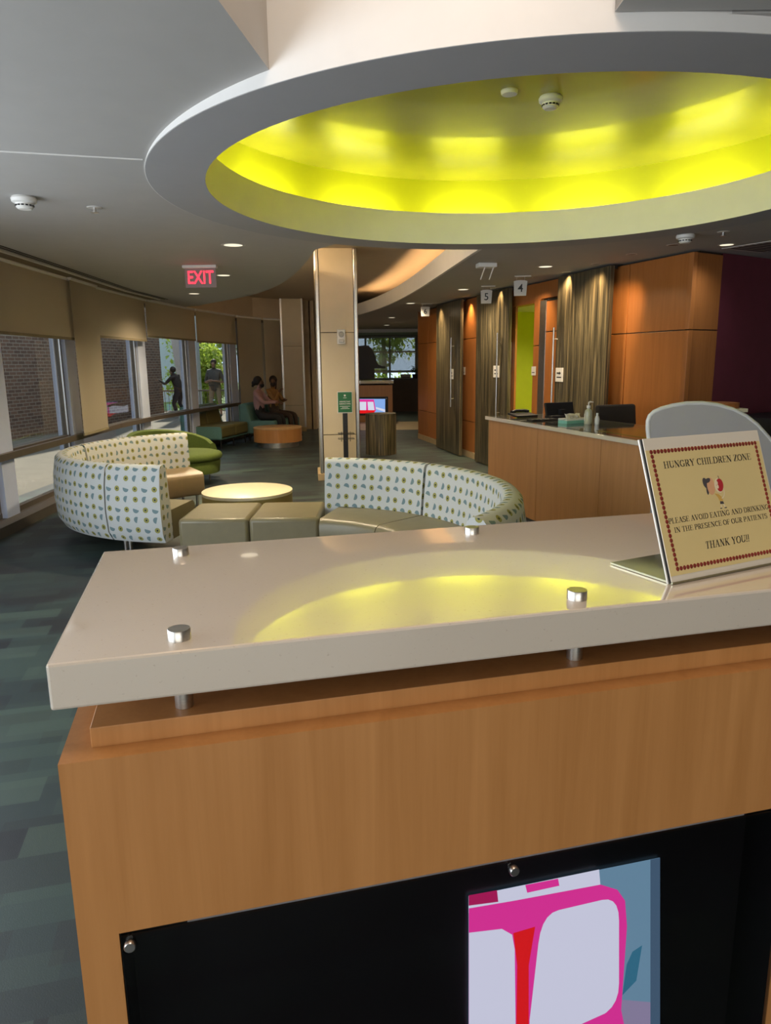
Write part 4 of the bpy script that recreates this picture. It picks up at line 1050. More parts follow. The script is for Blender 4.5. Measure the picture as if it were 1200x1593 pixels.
# green wipes stand in front of the column
q = Vector(plan([tuple(o_ - E1 * 2 - E2 * .22), tuple(o_ + E1 * 3 - E2 * .22)], 537, 640))
t = thing('wipes_stand', 'black floor stand with a green sign in front of the column', 'stand', (q.x, q.y, 0), col.rotation_euler.z)
MB().box((-.16, -.16, 0), (.16, .15, .02)).build('base', M_DARK, t, bevel=.004)
MB().box((-.032, -.02, .02), (.032, .02, 1.02)).build('post', M_DARK, t, bevel=.004)
z0, z1 = vz(q, 537, 642.5), vz(q, 537, 609)
hb = MB().box((-.10, -.030, z0), (.10, -.022, z1)).build('sign_backing', M_PWHITE, t, bevel=.002)
sg = MB().box((-.092, -.0325, z0 + .012), (.092, -.030, z1 - .008)).build('sign_face', mat('green_print', (.012, .15, .045), .35, var=.03), t)
zc = (z0 + z1) / 2; hh = z1 - z0
text('sign_text', 'DISINFECTANT', .026, M_PWHITE, t, facing((0, -.0335, zc + hh * .03), (0, -1, 0)), bold=.0005, sx=.82)
text('sign_text', 'SURFACE WIPES', .026, M_PWHITE, t, facing((0, -.0335, zc - hh * .07), (0, -1, 0)), bold=.0005, sx=.80)
k = MB()
for i, w_ in enumerate((.14, .08, .12)): k.box((-w_ / 2, -.0335, zc - hh * (.19 + .055 * i)), (w_ / 2, -.0324, zc - hh * (.17 + .055 * i)))
k.box((-.012, -.0335, zc + hh * .28), (.012, -.0324, zc + hh * .36)); k.box((-.022, -.0335, zc + hh * .20), (.022, -.0324, zc + hh * .22))
k.build('sign_print', M_PWHITE, t)
k = MB(); zr = .60
for z in (zr, zr + .07):
    k.tube([(-.10, -.02, z), (-.10, -.15, z), (.11, -.15, z), (.11, -.02, z)], .004, 6); k.tube([(-.10, -.02, z), (.11, -.02, z)], .004, 6)
for x in (-.06, .0, .055): k.tube([(x, -.15, zr + .10), (x, -.15, zr - .03), (x, -.03, zr - .03)], .0035, 6)
k.build('wire_basket', M_DARK, t, smooth=40)

# ================================================================== CHECK-IN DESK
DA, DB = at(755, 646, 1.02), at(1000, 685, 1.02)
dd = (DB - DA).xy.normalized(); dn = Vector((-dd.y, dd.x)); LD = 2.98
rzd = math.atan2(dd.y, dd.x)                        # local x runs towards the camera, local +y away from the lounge
desk = thing('check_in_desk', 'long cherry fronted check-in desk before the numbered doors', 'desk', (DA.x, DA.y, 0), rzd)
def dpx(px, py=720):
    q = Vector(plan([tuple(DA.xy - dd * 1), tuple(DA.xy + dd * 6)], px, py)); return (q - DA.xy) @ dd
j1, j2 = dpx(831), dpx(929)
M_DESKW = wood('desk_veneer', (.36, .175, .07), (.46, .235, .10), .4)
xs = [.03, j1, j2, LD - .03]
for x0, x1 in zip(xs[:-1], xs[1:]): MB().box((x0 + .003, .03, .10), (x1 - .003, .06, .975)).build('front_panel', M_DESKW, desk, bevel=.001)
MB().box((.04, .055, .10), (LD - .04, .75, .975)).build('carcass', M_DESKW, desk); MB().box((.06, .08, 0), (LD - .06, .70, .10)).build('kickboard', mat('blue_grey_kick', (.10, .11, .13), .5), desk)
dtop = thing('countertop', 'glossy white edged top lying on the check-in desk', 'countertop', (DA.x, DA.y, 0), rzd)
MB().box((0, 0, .976), (LD, .80, 1.012)).build('slab', M_QUARTZ, dtop, bevel=.003)
MB().box((.05, .04, 1.0121), (LD - .05, .76, 1.0145)).build('glass_overlay', mat('polished_grey_glass', (.10, .095, .075), .05, spec=1.0, var=.03), dtop)
dz = 1.0146
def on_desk(px, py): return at(px, py, dz)
def ang(a): return rzd + R(a)
P = on_desk(915, 660)
t = thing('pump_bottle', 'pale pump bottle of hand sanitizer on the check-in desk', 'bottle', (P.x, P.y, dz), ang(-90))
s_ = 1.0
MB().lathe([(0, 0), (.032, 0), (.035, .006), (.035, .105), (.030, .125), (.014, .138), (.013, .148), (0, .148)], 28).build('body', mat('translucent_bottle', (.52, .52, .40), .25, var=.03), t, smooth=40)
MB().lathe([(.0355, .03), (.0358, .03), (.0358, .095), (.0355, .095)], 20, (0, 0, 0), R(180), R(360)).build('label', M_PWHITE, t, smooth=40)
MB().cyl((0, 0), .018, .146, .168, 20).build('collar', M_PWHITE, t, smooth=40)
MB().tube([(0, 0, .165), (0, 0, .195), (-.012, 0, .20), (-.045, 0, .196)], [.006, .007, .008, .005], 8).build('pump', M_PWHITE, t, smooth=40)
P = on_desk(929, 660)
t = thing('lotion_bottle', 'tiny white bottle beside the pump bottle on the desk', 'bottle', (P.x, P.y, dz), 0)
MB().lathe([(0, 0), (.020, 0), (.021, .05), (.013, .075), (0, .075)], 18).build('body', M_PWHITE, t, smooth=40); MB().cyl((0, 0), .010, .074, .10, 14).build('cap', M_PWHITE, t)
P = on_desk(891, 658)
t = thing('tissue_box', 'white and turquoise tissue box with a raised tissue on the check-in desk', 'tissue box', (P.x, P.y, dz), ang(-78))
MB().box((-.12, -.06, .0), (.12, .06, .045)).build('box', mat('pale_turquoise_card', (.22, .55, .47), .5), t); MB().box((-.12, -.0602, .028), (.12, .0602, .0458)).build('printed_band', M_PWHITE, t)
k = MB(); n_ = 16
for i in range(3):
    A = [k.v((-.07 + .14 * j / n_, (-.02 + .02 * i) + .012 * math.sin(j * 1.7 + i), .045)) for j in range(n_ + 1)]
    B_ = [k.v((-.08 + .16 * j / n_ + .01 * i, (-.03 + .03 * i) + .02 * math.sin(j * .9 + i * 2), .075 + .014 * math.sin(j * .8 + i))) for j in range(n_ + 1)]
    for j in range(n_): k.face([A[j], A[j + 1], B_[j + 1], B_[j]])
k.build('tissue', mat('tissue_paper', (.74, .70, .58), .8), t, smooth=60)
P = on_desk(868, 652)
t = thing('card_terminal', 'black monitor with a tilted back on the check-in desk', 'monitor', (P.x + .05, P.y + .1, dz), ang(-82))
k = MB(); k.M = Matrix.Rotation(R(14), 4, 'X'); k.box((-.17, -.012, .03), (.17, .012, .16)); k.M = Matrix(); k.build('screen_housing', M_DARK, t, bevel=.006)
MB().box((-.15, -.05, 0), (.16, .08, .035)).build('base', M_DARK, t, bevel=.01); MB().box((-.03, .0, .03), (.03, .05, .09)).build('neck', M_DARK, t)
P = on_desk(812, 650)
t = thing('desk_phone', 'black desk telephone lying low at the far end of the check-in desk', 'telephone', (P.x, P.y + .1, dz), ang(-80))
k = MB(); k.M = Matrix.Rotation(R(-8), 4, 'X'); k.box((-.16, -.08, .012), (.10, .09, .035)); k.M = Matrix(); k.build('body', M_DARK, t, bevel=.006)
MB().tube([(-.15, -.06, .045), (-.11, -.07, .06), (.0, -.07, .062), (.06, -.06, .045)], [.022, .015, .015, .022], 10).build('handset', M_DARK, t, smooth=50)
P = on_desk(845, 654)
t = thing('keyboard', 'flat dark keyboard near the middle of the check-in desk', 'keyboard', (P.x, P.y, dz), ang(-85)); MB().box((-.15, -.05, 0), (.15, .05, .012)).build('tray', M_DARK, t, bevel=.003)
k = MB()
for i in range(12):
    for j in range(4): k.box((-.142 + i * .0237, -.044 + j * .022, .012), (-.122 + i * .0237, -.026 + j * .022, .016))
k.build('keys', mat('dark_keys', (.05, .05, .052), .5), t)
P = on_desk(806, 643); P = DA + Vector((dd.x * .45 + dn.x * .62, dd.y * .45 + dn.y * .62, 0))
t = thing('webcam', 'small grey upright gadget behind the desk telephone', 'camera', (P.x, P.y, dz), ang(-90))
MB().cyl((0, 0), .035, 0, .012, 18).build('base', M_DARK, t); MB().tube([(0, 0, .01), (0, 0, .06)], .008, 8).build('stem', M_DARK, t); MB().sphere((0, 0, .085), .03, 14, (1, .7, 1)).build('head', mat('dim_grey_plastic', (.12, .12, .11), .4), t, smooth=60)
P = on_desk(955, 670) ; c_ = DA.xy + dd * 2.45 + dn * .38
t = thing('desk_reflection', 'olive sheet painted as the lime ceiling reflection at the near end of the check-in desk', 'painted reflection', (c_.x, c_.y, dz), rzd); MB().box((-.55, -.24, 0), (.30, .24, .003)).build('sheet', mat('olive_reflection', (.22, .18, .03), .12, spec=.8), t)  # olive sheet drawn for the lime ceiling's reflection in the desk top
# chair and cabinet behind the desk
c_ = DA.xy + dd * .95 + dn * 1.14
t = thing('office_chair', 'dark office chair behind the check-in desk', 'chair', (c_.x, c_.y, 0), rzd + R(90))
for q in range(5):
    a = 2 * PI * q / 5; MB().tube([(0, 0, .10), (.28 * math.cos(a), .28 * math.sin(a), .06)], [.025, .018], 8).build('foot', M_DARK, t, smooth=50); MB().sphere((.28 * math.cos(a), .28 * math.sin(a), .03), .03, 12).build('caster', M_DARK, t, smooth=50)
MB().cyl((0, 0), .028, .08, .46, 14).build('stem', M_DARK, t); MB().box((-.25, -.25, .46), (.25, .25, .54)).build('seat', M_DARK, t, bevel=.03, smooth=60)
k = MB(); k.M = Matrix.Translation((0, .24, .78)) @ Matrix.Rotation(R(-8), 4, 'X'); k.box((-.23, -.03, -.17), (.23, .03, .36)); k.M = Matrix(); k.build('backrest', mat('brown_black_fabric', (.03, .022, .016), .8), t, bevel=.028, smooth=60)
MB().box((-.03, .22, .50), (.03, .27, .75)).build('back_post', M_DARK, t)

# pale rounded privacy screen at the near end of the desk
YP = 4.72
pts_px = [(1016, 740), (1011, 690), (1008.3, 668), (1008.6, 655), (1011.5, 647), (1018, 641), (1029, 636), (1046, 631.3), (1068, 628), (1092, 627.3), (1115, 630), (1140, 637), (1160, 647), (1178, 661), (1195, 680), (1215, 705), (1235, 745)]
wp_ = [at_y(px, py, YP) for px, py in pts_px]
prof = [(q.x, q.z) for q in wp_]; prof = [(prof[0][0] + .005, .02)] + prof + [(prof[-1][0] + .04, .02)]
t = thing('privacy_screen', 'rounded pale grey privacy screen with white rim behind the yellow notice', 'partition', (prof[1][0], YP, 0), 0)
k = MB(); x0_ = prof[1][0]; QM = Matrix(((1, 0, 0, 0), (0, 0, -1, 0), (0, 1, 0, 0), (0, 0, 0, 1)))
k.M = QM; k.prism([(x - x0_, z) for x, z in prof], -.012, .012); k.M = Matrix(); k.build('panel', mat('pale_grey_laminate', (.46, .45, .46), .4, var=.02), t)
MB().tube([(x - x0_, 0, z) for x, z in prof[1:-1]], .0155, 10, ref=(0, 1, 0)).build('rim', mat('white_edging', (.75, .75, .74), .35), t, smooth=50)
for x in (.25, .75): MB().box((x - .03, -.12, 0), (x + .03, .10, .03)).build('foot', M_CHROME, t, bevel=.004)
# curved cherry piece and dark low cabinet beyond it
P = at_y(1118, 640, 6.35)
t = thing('curved_side_counter', 'curved cherry counter end with pale top beyond the privacy screen', 'counter', (P.x, P.y, 0), 0)
zt_ = at_y(1118, 626, 6.35).z
MB().lathe([(0, zt_), (.165, zt_), (.165, 0), (0, 0)], 32).build('body', M_CHERRY, t, smooth=40); MB().box((.0, -.18, zt_ - .075), (.17, .02, zt_ - .045)).build('top', M_CREAM, t)
P = at_y(1190, 655, 7.0)
t = thing('dark_cabinet', 'dark low cabinet standing at the foot of the purple wall', 'cabinet', (P.x + .25, P.y + .35, 0), R(33))
zt_ = at_y(1175, 648, 7.2).z
MB().box((-.45, -.25, 0), (.9, .25, zt_)).build('body', mat('near_black_laminate', (.012, .011, .012), .5), t)
for x in (-.43, .02, .47): MB().box((x, -.265, .05), (x + .41, -.25, zt_ - .03)).build('door', MATS['near_black_laminate'], t, bevel=.002)

# ================================================================== FAR LOBBY
P = at(592.5, 644, .70)
t = thing('stump_pedestal', 'round pedestal clad in dark reed laminate beside the column', 'pedestal', (P.x, P.y, 0), 0)
MB().lathe([(0, .70), (.265, .70), (.27, .69), (.27, 0), (0, 0)], 48).build('drum', M_STREAK, t, smooth=40); MB().lathe([(0, .712), (.272, .712), (.272, .70), (0, .70)], 48).build('top', M_STREAK, t, smooth=40)
P = at(612, 592, 1.105); YT = P.y
t = thing('counter_cabinet', 'far maple counter cabinet with a black framed television, behind the reed pedestal', 'counter', (P.x, P.y, 0), 0)
def tx(px, py, Y): q = at_y(px, py, Y); return q.x - P.x, q.z
xr = tx(611, 620, YT)[0]
MB().box((-1.9, 0, 0), (xr, .7, .985)).build('body', M_MAPLE, t); MB().box((-1.85, .03, .985), (xr - .05, .65, 1.012)).build('plinth', M_EDGE, t)
x1, z1 = tx(604, 617, YT); x0, z0 = tx(530, 645, YT)
MB().box((x0, -.012, .18), (x1, .0, z1)).build('panel', M_DARK, t)
MB().sphere((x1 - .05, -.015, z1 - .05), .022, 10).build('bolt', M_CHROME, t)
t2 = thing('countertop', 'white slab on the far maple counter, behind the reed pedestal', 'countertop', (P.x, P.y, 0), 0)
MB().box((-1.95, -.04, 1.03), (.01, .74, 1.105)).build('slab', M_QUARTZ, t2, bevel=.004)
for x in (-.1, -.9, -1.8): MB().cyl((0, 0), .02, 1.012, 1.125, 16).build('standoff', M_CAP, t2, loc=(x, .08, 0))
t3 = thing('television', 'small bright television picture on the far counter seen right of the column', 'television', (P.x, P.y, 0), 0)
k = MB(); qa, qb = tx(600, 621, YT), tx(540, 643, YT)
def scr2(pts, dy):
    k.face([k.v((tx(px, py, YT)[0], -.0135 - dy, tx(px, py, YT)[1])) for px, py in pts])
k.mi = 0; scr2([(540, 620.5), (599.5, 620.5), (599.5, 643), (540, 643)], 0)
k.mi = 1; scr2([(585, 633), (599.5, 637), (599.5, 641), (585, 636)], .001)
k.mi = 2; scr2([(540, 621), (582, 621.5), (585, 640), (540, 642)], .001); k.mi = 3; scr2([(540, 638), (584, 638), (582, 643), (540, 643)], .002)
k.mi = 1; scr2([(572, 625), (581, 625), (583, 638), (573, 638)], .003); scr2([(540, 625), (570, 625), (570, 638), (540, 638)], .003)
k.build('screen', [em('far_blue', (.16, .28, .55), .6), em('far_pale', (.55, .56, .66), .5), em('far_pink', (.62, .03, .26), .5), em('far_red', (.62, .01, .012), .5)], t3)
P = at(633, 640, 0)
t = thing('back_counter', 'dark wooden back counter under the far window', 'counter', (P.x, P.y + .3, 0), 0)
MB().box((-.9, -.3, 0), (.9, .3, 1.02)).build('body', mat('dark_brown_laminate', (.06, .035, .022), .5), t); MB().box((-.92, -.32, 1.02), (.92, .32, 1.06)).build('top', mat('dark_top', (.035, .028, .024), .4), t)
for x, w_, h_, n_, l_ in ((-.02, .12, .18, 'printer', 'small pale printer on the dark back counter'), (.28, .10, .22, 'flower_pot', 'dark potted shrub on the dark back counter')):
    b_ = thing(n_, l_, n_.replace('_', ' '), (P.x + x, P.y + .2, 1.061), 0)
    if n_ == 'printer': MB().box((-.16, -.12, 0), (.16, .12, .14)).build('housing', mat('dim_pale_plastic', (.35, .33, .31), .5), b_, bevel=.01); MB().box((-.12, -.13, .03), (.12, -.118, .06)).build('paper_slot', M_DARK, b_)
    else:
        MB().lathe([(0, 0), (.07, 0), (.09, .14), (0, .14)], 18).build('pot', M_DARK, b_, smooth=40); f = MB(); rr = random.Random(3)
        for q in range(90):
            f.M = Matrix.Translation((rr.gauss(0, .07), rr.gauss(0, .07), .2 + abs(rr.gauss(0, .08)))) @ Matrix.Rotation(rr.uniform(0, 6), 4, 'Z') @ Matrix.Rotation(rr.uniform(-1, 1), 4, 'X'); f.face([f.v((0, -.05, 0)), f.v((.02, 0, .01)), f.v((0, .05, 0)), f.v((-.02, 0, .01))])
        f.M = Matrix(); f.build('leaves', M_LEAF2, b_)
# dark rounded glass screen standing on the far counter
pts_px = [(545, 540), (568, 537), (574, 538), (579, 543), (583, 551), (585, 556), (586, 563), (589, 567), (595, 569.5), (600, 570), (600, 573), (592, 573), (583, 573), (583, 589), (545, 589)]
q0 = at_y(568, 590, YT + .45)
t = thing('curved_screen', 'dark wave shaped screen standing on the far white counter', 'partition', (q0.x, YT + .45, 1.105), 0)
k = MB(); k.M = QM; pp = [(at_y(a, b, YT + .45).x - q0.x, max(0.001, at_y(a, b, YT + .45).z - 1.105)) for a, b in pts_px]
k.prism(pp, -.01, .01); k.M = Matrix(); k.build('panel', mat('smoky_plum', (.018, .012, .014), .5), t)
ps = bpy.data.materials.new('sheer_shade'); nt = NT(ps); tr_ = nt.new('ShaderNodeBsdfTransparent'); mx_ = nt.new('ShaderNodeMixShader'); mx_.inputs[0].default_value = .50
nt.base((.38, .34, .28)); nt.pr(Roughness=.9); nt.link(tr_.outputs[0], mx_.inputs[1]); nt.link(nt.p.outputs[0], mx_.inputs[2]); nt.link(mx_.outputs[0], nt.out.inputs[0])
t = thing('roller_blind', 'sheer grey roller shade over the far end window', 'roller blind', (0, 27.85, 0), 0)
MB().box((-1.62, 0, 1.28), (1.25, .004, 2.52)).build('fabric', ps, t); MB().box((-1.62, -.01, 1.26), (1.25, .012, 1.285)).build('hem_bar', MATS['blind_hem'], t); MB().tube([(-1.62, 0, 2.53), (1.25, 0, 2.53)], .03, 10).build('roller', M_TRIM, t)
# pale floor inset near the far end
struct(MB().box((-1.6, 17.2, .0), (2.1, 19.6, .004)).build('floor_inset', mat('tan_floor', (.30, .23, .13), .5)))
for x_, y_, l_ in ((.2, 17.2, 'nearer added fill downlight over the far lobby floor'), (.1, 20.6, 'farther added fill downlight over the far lobby floor')):  # extra downlights added to brighten the far lobby
    q_ = Vector((x_, y_, CZ)); dq = q_ - Vector((0, 0, EYE)); dc = dq @ _f
    downlight(600 + FPX * (dq @ _r) / dc, 796.5 - FPX * (dq @ _u) / dc, .085, l_, 70)
# warm strip hidden above the curved edge of the left ceiling
cs = thing('cove_lamp', 'warm strip lamp hidden above the curved edge of the left ceiling', 'lamp', (0, 0, 0))
lc = [Vector(p) for p in leftcurve]; off_ = []
for i, q in enumerate(lc):
    d = (lc[min(i + 1, len(lc) - 1)] - lc[max(i - 1, 0)]).normalized(); off_.append(q + Vector((-d.y, d.x)) * .16)
MB().tube([(q.x, q.y, 2.945) for q in off_], .014, 8).build('tube', emit('warm_strip_left', (1, .74, .45), 42), cs); MB().tube([(q.x, q.y, 2.915) for q in off_], .014, 6).build('channel', M_PWHITE, cs)

# ================================================================== PEOPLE
def figure(name, label, cat, loc, rz, joints, edges, mats_, root, hair=None, parts=()):
    """joints: name -> (x,y,z,radius); edges: (a, b, material)"""
    t = thing(name, label, cat, loc, rz)
    idx = {n: i for i, n in enumerate(joints)}
    me = bpy.data.meshes.new('body'); me.from_pydata([joints[n][:3] for n in joints], [(idx[a], idx[b]) for a, b, _ in edges], [])
    o = bpy.data.objects.new('body', me); COL.objects.link(o)
    o.modifiers.new('skin', 'SKIN').use_smooth_shade = True
    sv = me.skin_vertices[0].data
    for n, i in idx.items(): sv[i].radius = (joints[n][3],) * 2 if len(joints[n]) == 4 else joints[n][3:5]; sv[i].use_root = (n == root)
    m = o.modifiers.new('sub', 'SUBSURF'); m.levels = 1; m.render_levels = 1
    bpy.context.view_layer.update()
    ev = bpy.data.meshes.new_from_object(o.evaluated_get(bpy.context.evaluated_depsgraph_get()))
    bpy.data.objects.remove(o); bpy.data.meshes.remove(me)
    ev.name = 'body'; ev.materials.clear()
    names = []
    for _, _, mm in edges:
        if mm not in names: names.append(mm)
    for mm in names: ev.materials.append(mats_[mm])
    seg = [(Vector(joints[a][:3]), Vector(joints[b][:3]), names.index(mm), (joints[a][3] + joints[b][3]) / 2) for a, b, mm in edges]
    for f in ev.polygons:
        c = Vector(f.center); best = 1e9
        for A, B_, mi, rad in seg:
            d = B_ - A; tt = max(0, min(1, (c - A) @ d / max(d @ d, 1e-9))); dist = (c - (A + d * tt)).length - rad
            if dist < best: best, f.material_index = dist, mi
        f.use_smooth = True
    b = bpy.data.objects.new('body', ev); COL.objects.link(b); b.parent = t
    for nm, mb, m_ in parts: mb.build(nm, m_, t, smooth=60)
    return t
def hand(J, E, side, wrist, d, up, mt='skin'):
    """palm and five fingers along direction d"""
    w = Vector(wrist); d = Vector(d).normalized(); up = Vector(up); up = (up - d * (up @ d)).normalized(); sdir = d.cross(up)
    J[side + 'palm'] = (*(w + d * .055), .026, .018); E.append((side + 'wrist', side + 'palm', mt))
    for i, (o_, L) in enumerate(((-.027, .062), (-.009, .072), (.009, .068), (.026, .054))):
        k0 = w + d * .092 + sdir * o_; k1 = k0 + d * L * .55 - up * .012; k2 = k1 + d * L * .35 - up * .026
        for q, P_ in enumerate((k0, k1, k2)): J['%sf%d%d' % (side, i, q)] = (*P_, .0095 if q < 2 else .0075)
        E += [(side + 'palm', '%sf%d0' % (side, i), mt), ('%sf%d0' % (side, i), '%sf%d1' % (side, i), mt), ('%sf%d1' % (side, i), '%sf%d2' % (side, i), mt)]
    k0 = w + d * .045 - sdir * .038; k1 = k0 + d * .036 - sdir * .016 - up * .01
    J[side + 't0'] = (*k0, .011); J[side + 't1'] = (*k1, .0095); E += [(side + 'palm', side + 't0', mt), (side + 't0', side + 't1', mt)]
def head_parts(c, fwd, s=1.0, hair_m=None, style='short', mask=None):
    """eyes, hair and mask as small meshes around a head centred at c that looks along fwd"""
    c = Vector(c); f = Vector(fwd).normalized(); up = Vector((0, 0, 1)); side = up.cross(f).normalized(); up = f.cross(side)
    Q = Matrix((f, side, up)).transposed().to_4x4(); Q.translation = c; out = []
    e = MB(); e.M = Q
    for y in (-.032, .032): e.sphere((.080 * s, y, .012), .0085, 10)
    out.append(('eyes', e, M_DARK))
    h = MB(); h.M = Q
    h.sphere((-.042, 0, .040), .098 * s, 20, (.96, .90, 1.0))
    if style == 'long':
        h.tube([(-.06, 0, .06), (-.11, .01, -.02), (-.115, .015, -.12), (-.09, .01, -.24)], [.06, .065, .05, .03], 12)
    if style == 'bun': h.sphere((-.115, 0, -.02), .055, 14); h.tube([(-.12, 0, -.02), (-.15, 0, -.10)], [.04, .02], 10)
    out.append(('hair', h, hair_m))
    if mask:
        q = MB(); q.M = Q; q.sphere((.055, 0, -.045), .062, 16, (.85, .98, .85)); out.append(('face_mask', q, mask))
    return out
M_SKIN1 = mat('brown_skin', (.17, .085, .05), .5, var=.04); M_SKIN2 = mat('tan_skin', (.42, .24, .15), .5, var=.04)
M_HAIRB = mat('black_hair', (.012, .010, .010), .6, var=.2, scale=60); M_HAIR2 = mat('dark_brown_hair', (.05, .032, .022), .6, var=.2, scale=60)
M_MASK = mat('black_mask', (.015, .015, .017), .7)
def head_joints(J, E, neck, c, fwd):
    c = Vector(c); f = Vector(fwd).normalized()
    J['neckb'] = (*neck, .055); J['jaw'] = (*(c + f * .025 - Vector((0, 0, .065))), .062, .055); J['skull'] = (*(c - f * .005 + Vector((0, 0, .02))), .085, .082); J['crown'] = (*(c - f * .01 + Vector((0, 0, .085))), .052)
    J['nose'] = (*(c + f * .098 - Vector((0, 0, .012))), .013)
    E += [('chest', 'neckb', 'shirt'), ('neckb', 'jaw', 'skin'), ('jaw', 'skull', 'skin'), ('skull', 'crown', 'skin'), ('skull', 'nose', 'skin')]
def seated(name, label, loc, rz, shirt, pants, skin, elbows, wrists, hd, look, hair_m, style, mask, knee=(.46, .46)):
    J, E = {}, []
    J['pelvis'] = (0, 0, .53, .145, .13); J['waist'] = (-.02, 0, .72, .135, .11); J['chest'] = (-.03, 0, .93, .15, .11)
    E += [('pelvis', 'waist', 'pants'), ('waist', 'chest', 'shirt')]
    head_joints(J, E, (-.01, 0, 1.06), hd, look)
    for s_, y in (('l', 1), ('r', -1)):
        J[s_ + 'sh'] = (-.03, y * .17, 1.0, .062); i = 0 if y > 0 else 1
        J[s_ + 'el'] = (*elbows[i], .045); J[s_ + 'wrist'] = (*wrists[i], .028, .024)
        E += [('chest', s_ + 'sh', 'shirt'), (s_ + 'sh', s_ + 'el', 'shirt'), (s_ + 'el', s_ + 'wrist', 'shirt')]
        dv = Vector(wrists[i]) - Vector(elbows[i]); hand(J, E, s_, wrists[i], dv + Vector((0, 0, -.03)), (0, 0, 1))
        J[s_ + 'hip'] = (.06, y * .095, .51, .095); J[s_ + 'kn'] = (knee[i], y * .11, .50, .066); J[s_ + 'calf'] = (knee[i] + .02, y * .11, .33, .055); J[s_ + 'an'] = (knee[i] + .02, y * .11, .09, .038); J[s_ + 'toe'] = (knee[i] + .17, y * .12, .045, .036)
        E += [('pelvis', s_ + 'hip', 'pants'), (s_ + 'hip', s_ + 'kn', 'pants'), (s_ + 'kn', s_ + 'calf', 'pants'), (s_ + 'calf', s_ + 'an', 'pants'), (s_ + 'an', s_ + 'toe', 'shoe')]
    return figure(name, label, 'person', loc, rz, J, E, {'skin': skin, 'shirt': shirt, 'pants': pants, 'shoe': M_DARK}, 'pelvis', parts=head_parts(hd, look, 1.0, hair_m, style, mask))
M_BLACKP = mat('black_trousers', (.018, .017, .018), .8)
seated('person', 'person in a pink jumper and black mask seated on the teal sofa', (-2.62, 15.20, .0), R(-12), mat('dusty_pink_knit', (.42, .26, .27), .8), M_BLACKP, M_SKIN1,
       [(.14, .24, .80), (.16, -.20, .80)], [(.36, .12, .80), (.38, -.10, .80)], (.02, 0, 1.20), (1, .0, -.12), M_HAIRB, 'bun', M_MASK)
seated('person', 'person in a mustard top with long dark hair seated against the far blind', (-2.42, 15.85, .0), R(-22), mat('mustard_knit', (.36, .19, .06), .8), mat('brown_trousers', (.06, .035, .022), .8), M_SKIN1,
       [(.10, .26, .78), (.16, -.22, .80)], [(.24, .06, .82), (.20, -.12, .96)], (.02, -.02, 1.20), (.45, -.9, -.05), M_HAIRB, 'long', M_MASK)
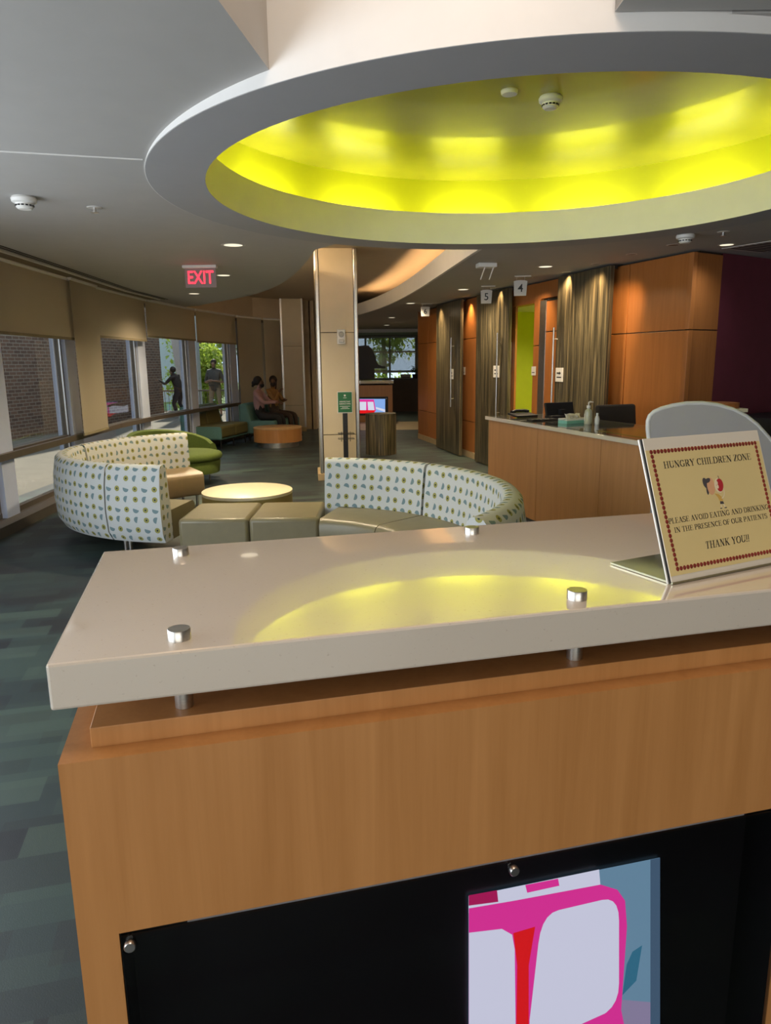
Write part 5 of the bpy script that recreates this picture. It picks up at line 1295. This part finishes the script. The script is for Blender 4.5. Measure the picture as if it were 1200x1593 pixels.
def standing(name, label, loc, rz, mats_, J_over, elbows, wrists, hd, look, hair_m, hdir, legs, shorts=False, style='short'):
    J, E = {}, []
    J['pelvis'] = (0, 0, .93, .15, .12); J['waist'] = (.0, 0, 1.08, .155, .13); J['chest'] = (0, 0, 1.30, .165, .125)
    J.update(J_over)
    E += [('pelvis', 'waist', 'shirt'), ('waist', 'chest', 'shirt')]
    ck = Vector(J['chest'][:3])
    head_joints(J, E, tuple(ck + Vector((.01, 0, .17))), hd, look)
    for i, (s_, y) in enumerate((('l', 1), ('r', -1))):
        J[s_ + 'sh'] = (ck.x, y * .19, ck.z + .10, .066); J[s_ + 'el'] = (*elbows[i], .047); J[s_ + 'wrist'] = (*wrists[i], .030, .026)
        E += [('chest', s_ + 'sh', 'shirt'), (s_ + 'sh', s_ + 'el', 'sleeve'), (s_ + 'el', s_ + 'wrist', 'forearm')]
        hand(J, E, s_, wrists[i], hdir[i], (0, 0, 1))
        hp, kn, an = legs[i]
        J[s_ + 'hip'] = (*hp, .10); J[s_ + 'th'] = (*(Vector(hp).lerp(Vector(kn), .55)), .088); J[s_ + 'kn'] = (*kn, .066 if not shorts else .070); J[s_ + 'calf'] = (*(Vector(kn).lerp(Vector(an), .35) + Vector((-.015, 0, 0))), .056); J[s_ + 'an'] = (*an, .038); J[s_ + 'toe'] = (an[0] + .16, an[1] + y * .02, .04, .036)
        E += [('pelvis', s_ + 'hip', 'pants'), (s_ + 'hip', s_ + 'th', 'pants'), (s_ + 'th', s_ + 'kn', 'pants'), (s_ + 'kn', s_ + 'calf', 'calf'), (s_ + 'calf', s_ + 'an', 'calf'), (s_ + 'an', s_ + 'toe', 'shoe')]
    return figure(name, label, 'person', loc, rz, J, E, mats_, 'pelvis', parts=head_parts(hd, look, 1.0, hair_m, style))
M_POLO = mat('dark_grey_polo', (.10, .095, .085), .8); M_SHORT = mat('khaki_shorts', (.36, .28, .18), .8)
standing('person', 'person in a grey polo and khaki shorts standing on the terrace with folded hands', (-5.2, 22.4, -.02), R(-95), {'skin': M_SKIN2, 'shirt': M_POLO, 'sleeve': M_POLO, 'forearm': M_SKIN2, 'pants': M_SHORT, 'calf': M_SKIN2, 'shoe': M_DARK},
         {'waist': (.03, 0, 1.08, .185, .16), 'chest': (0, 0, 1.31, .185, .14)}, [(.02, .29, 1.07), (.02, -.29, 1.07)], [(.22, .09, 1.12), (.23, -.07, 1.14)], (.03, 0, 1.63), (1, .1, -.25), M_HAIR2, [(.2, -1, 0), (.2, 1, 0)],
         [((0, .10, .88), (.03, .13, .48), (0, .15, .08)), ((0, -.10, .88), (.06, -.13, .48), (.03, -.16, .08))], True)
M_JKT = mat('brown_black_jacket', (.055, .038, .030), .8)
standing('person', 'person in a dark jacket leaning by the brick corner, hand at face', (-6.45, 22.7, -.02), R(165), {'skin': M_SKIN2, 'shirt': M_JKT, 'sleeve': M_JKT, 'forearm': M_JKT, 'pants': M_BLACKP, 'calf': M_BLACKP, 'shoe': M_DARK},
         {'pelvis': (-.04, 0, .80, .14, .12), 'waist': (-.03, 0, .96, .145, .12), 'chest': (.05, 0, 1.15, .16, .125)}, [(.26, .28, 1.02), (.28, -.24, 1.02)], [(.45, .26, 1.16), (.25, -.10, 1.28)], (.14, 0, 1.42), (1, .0, -.30), M_HAIR2, [(1, -.3, 0), (-.4, .2, 1)],
         [((-.04, .09, .76), (.10, .11, .42), (.0, .13, .08)), ((-.04, -.09, .76), (.02, -.11, .42), (-.14, -.12, .08))])
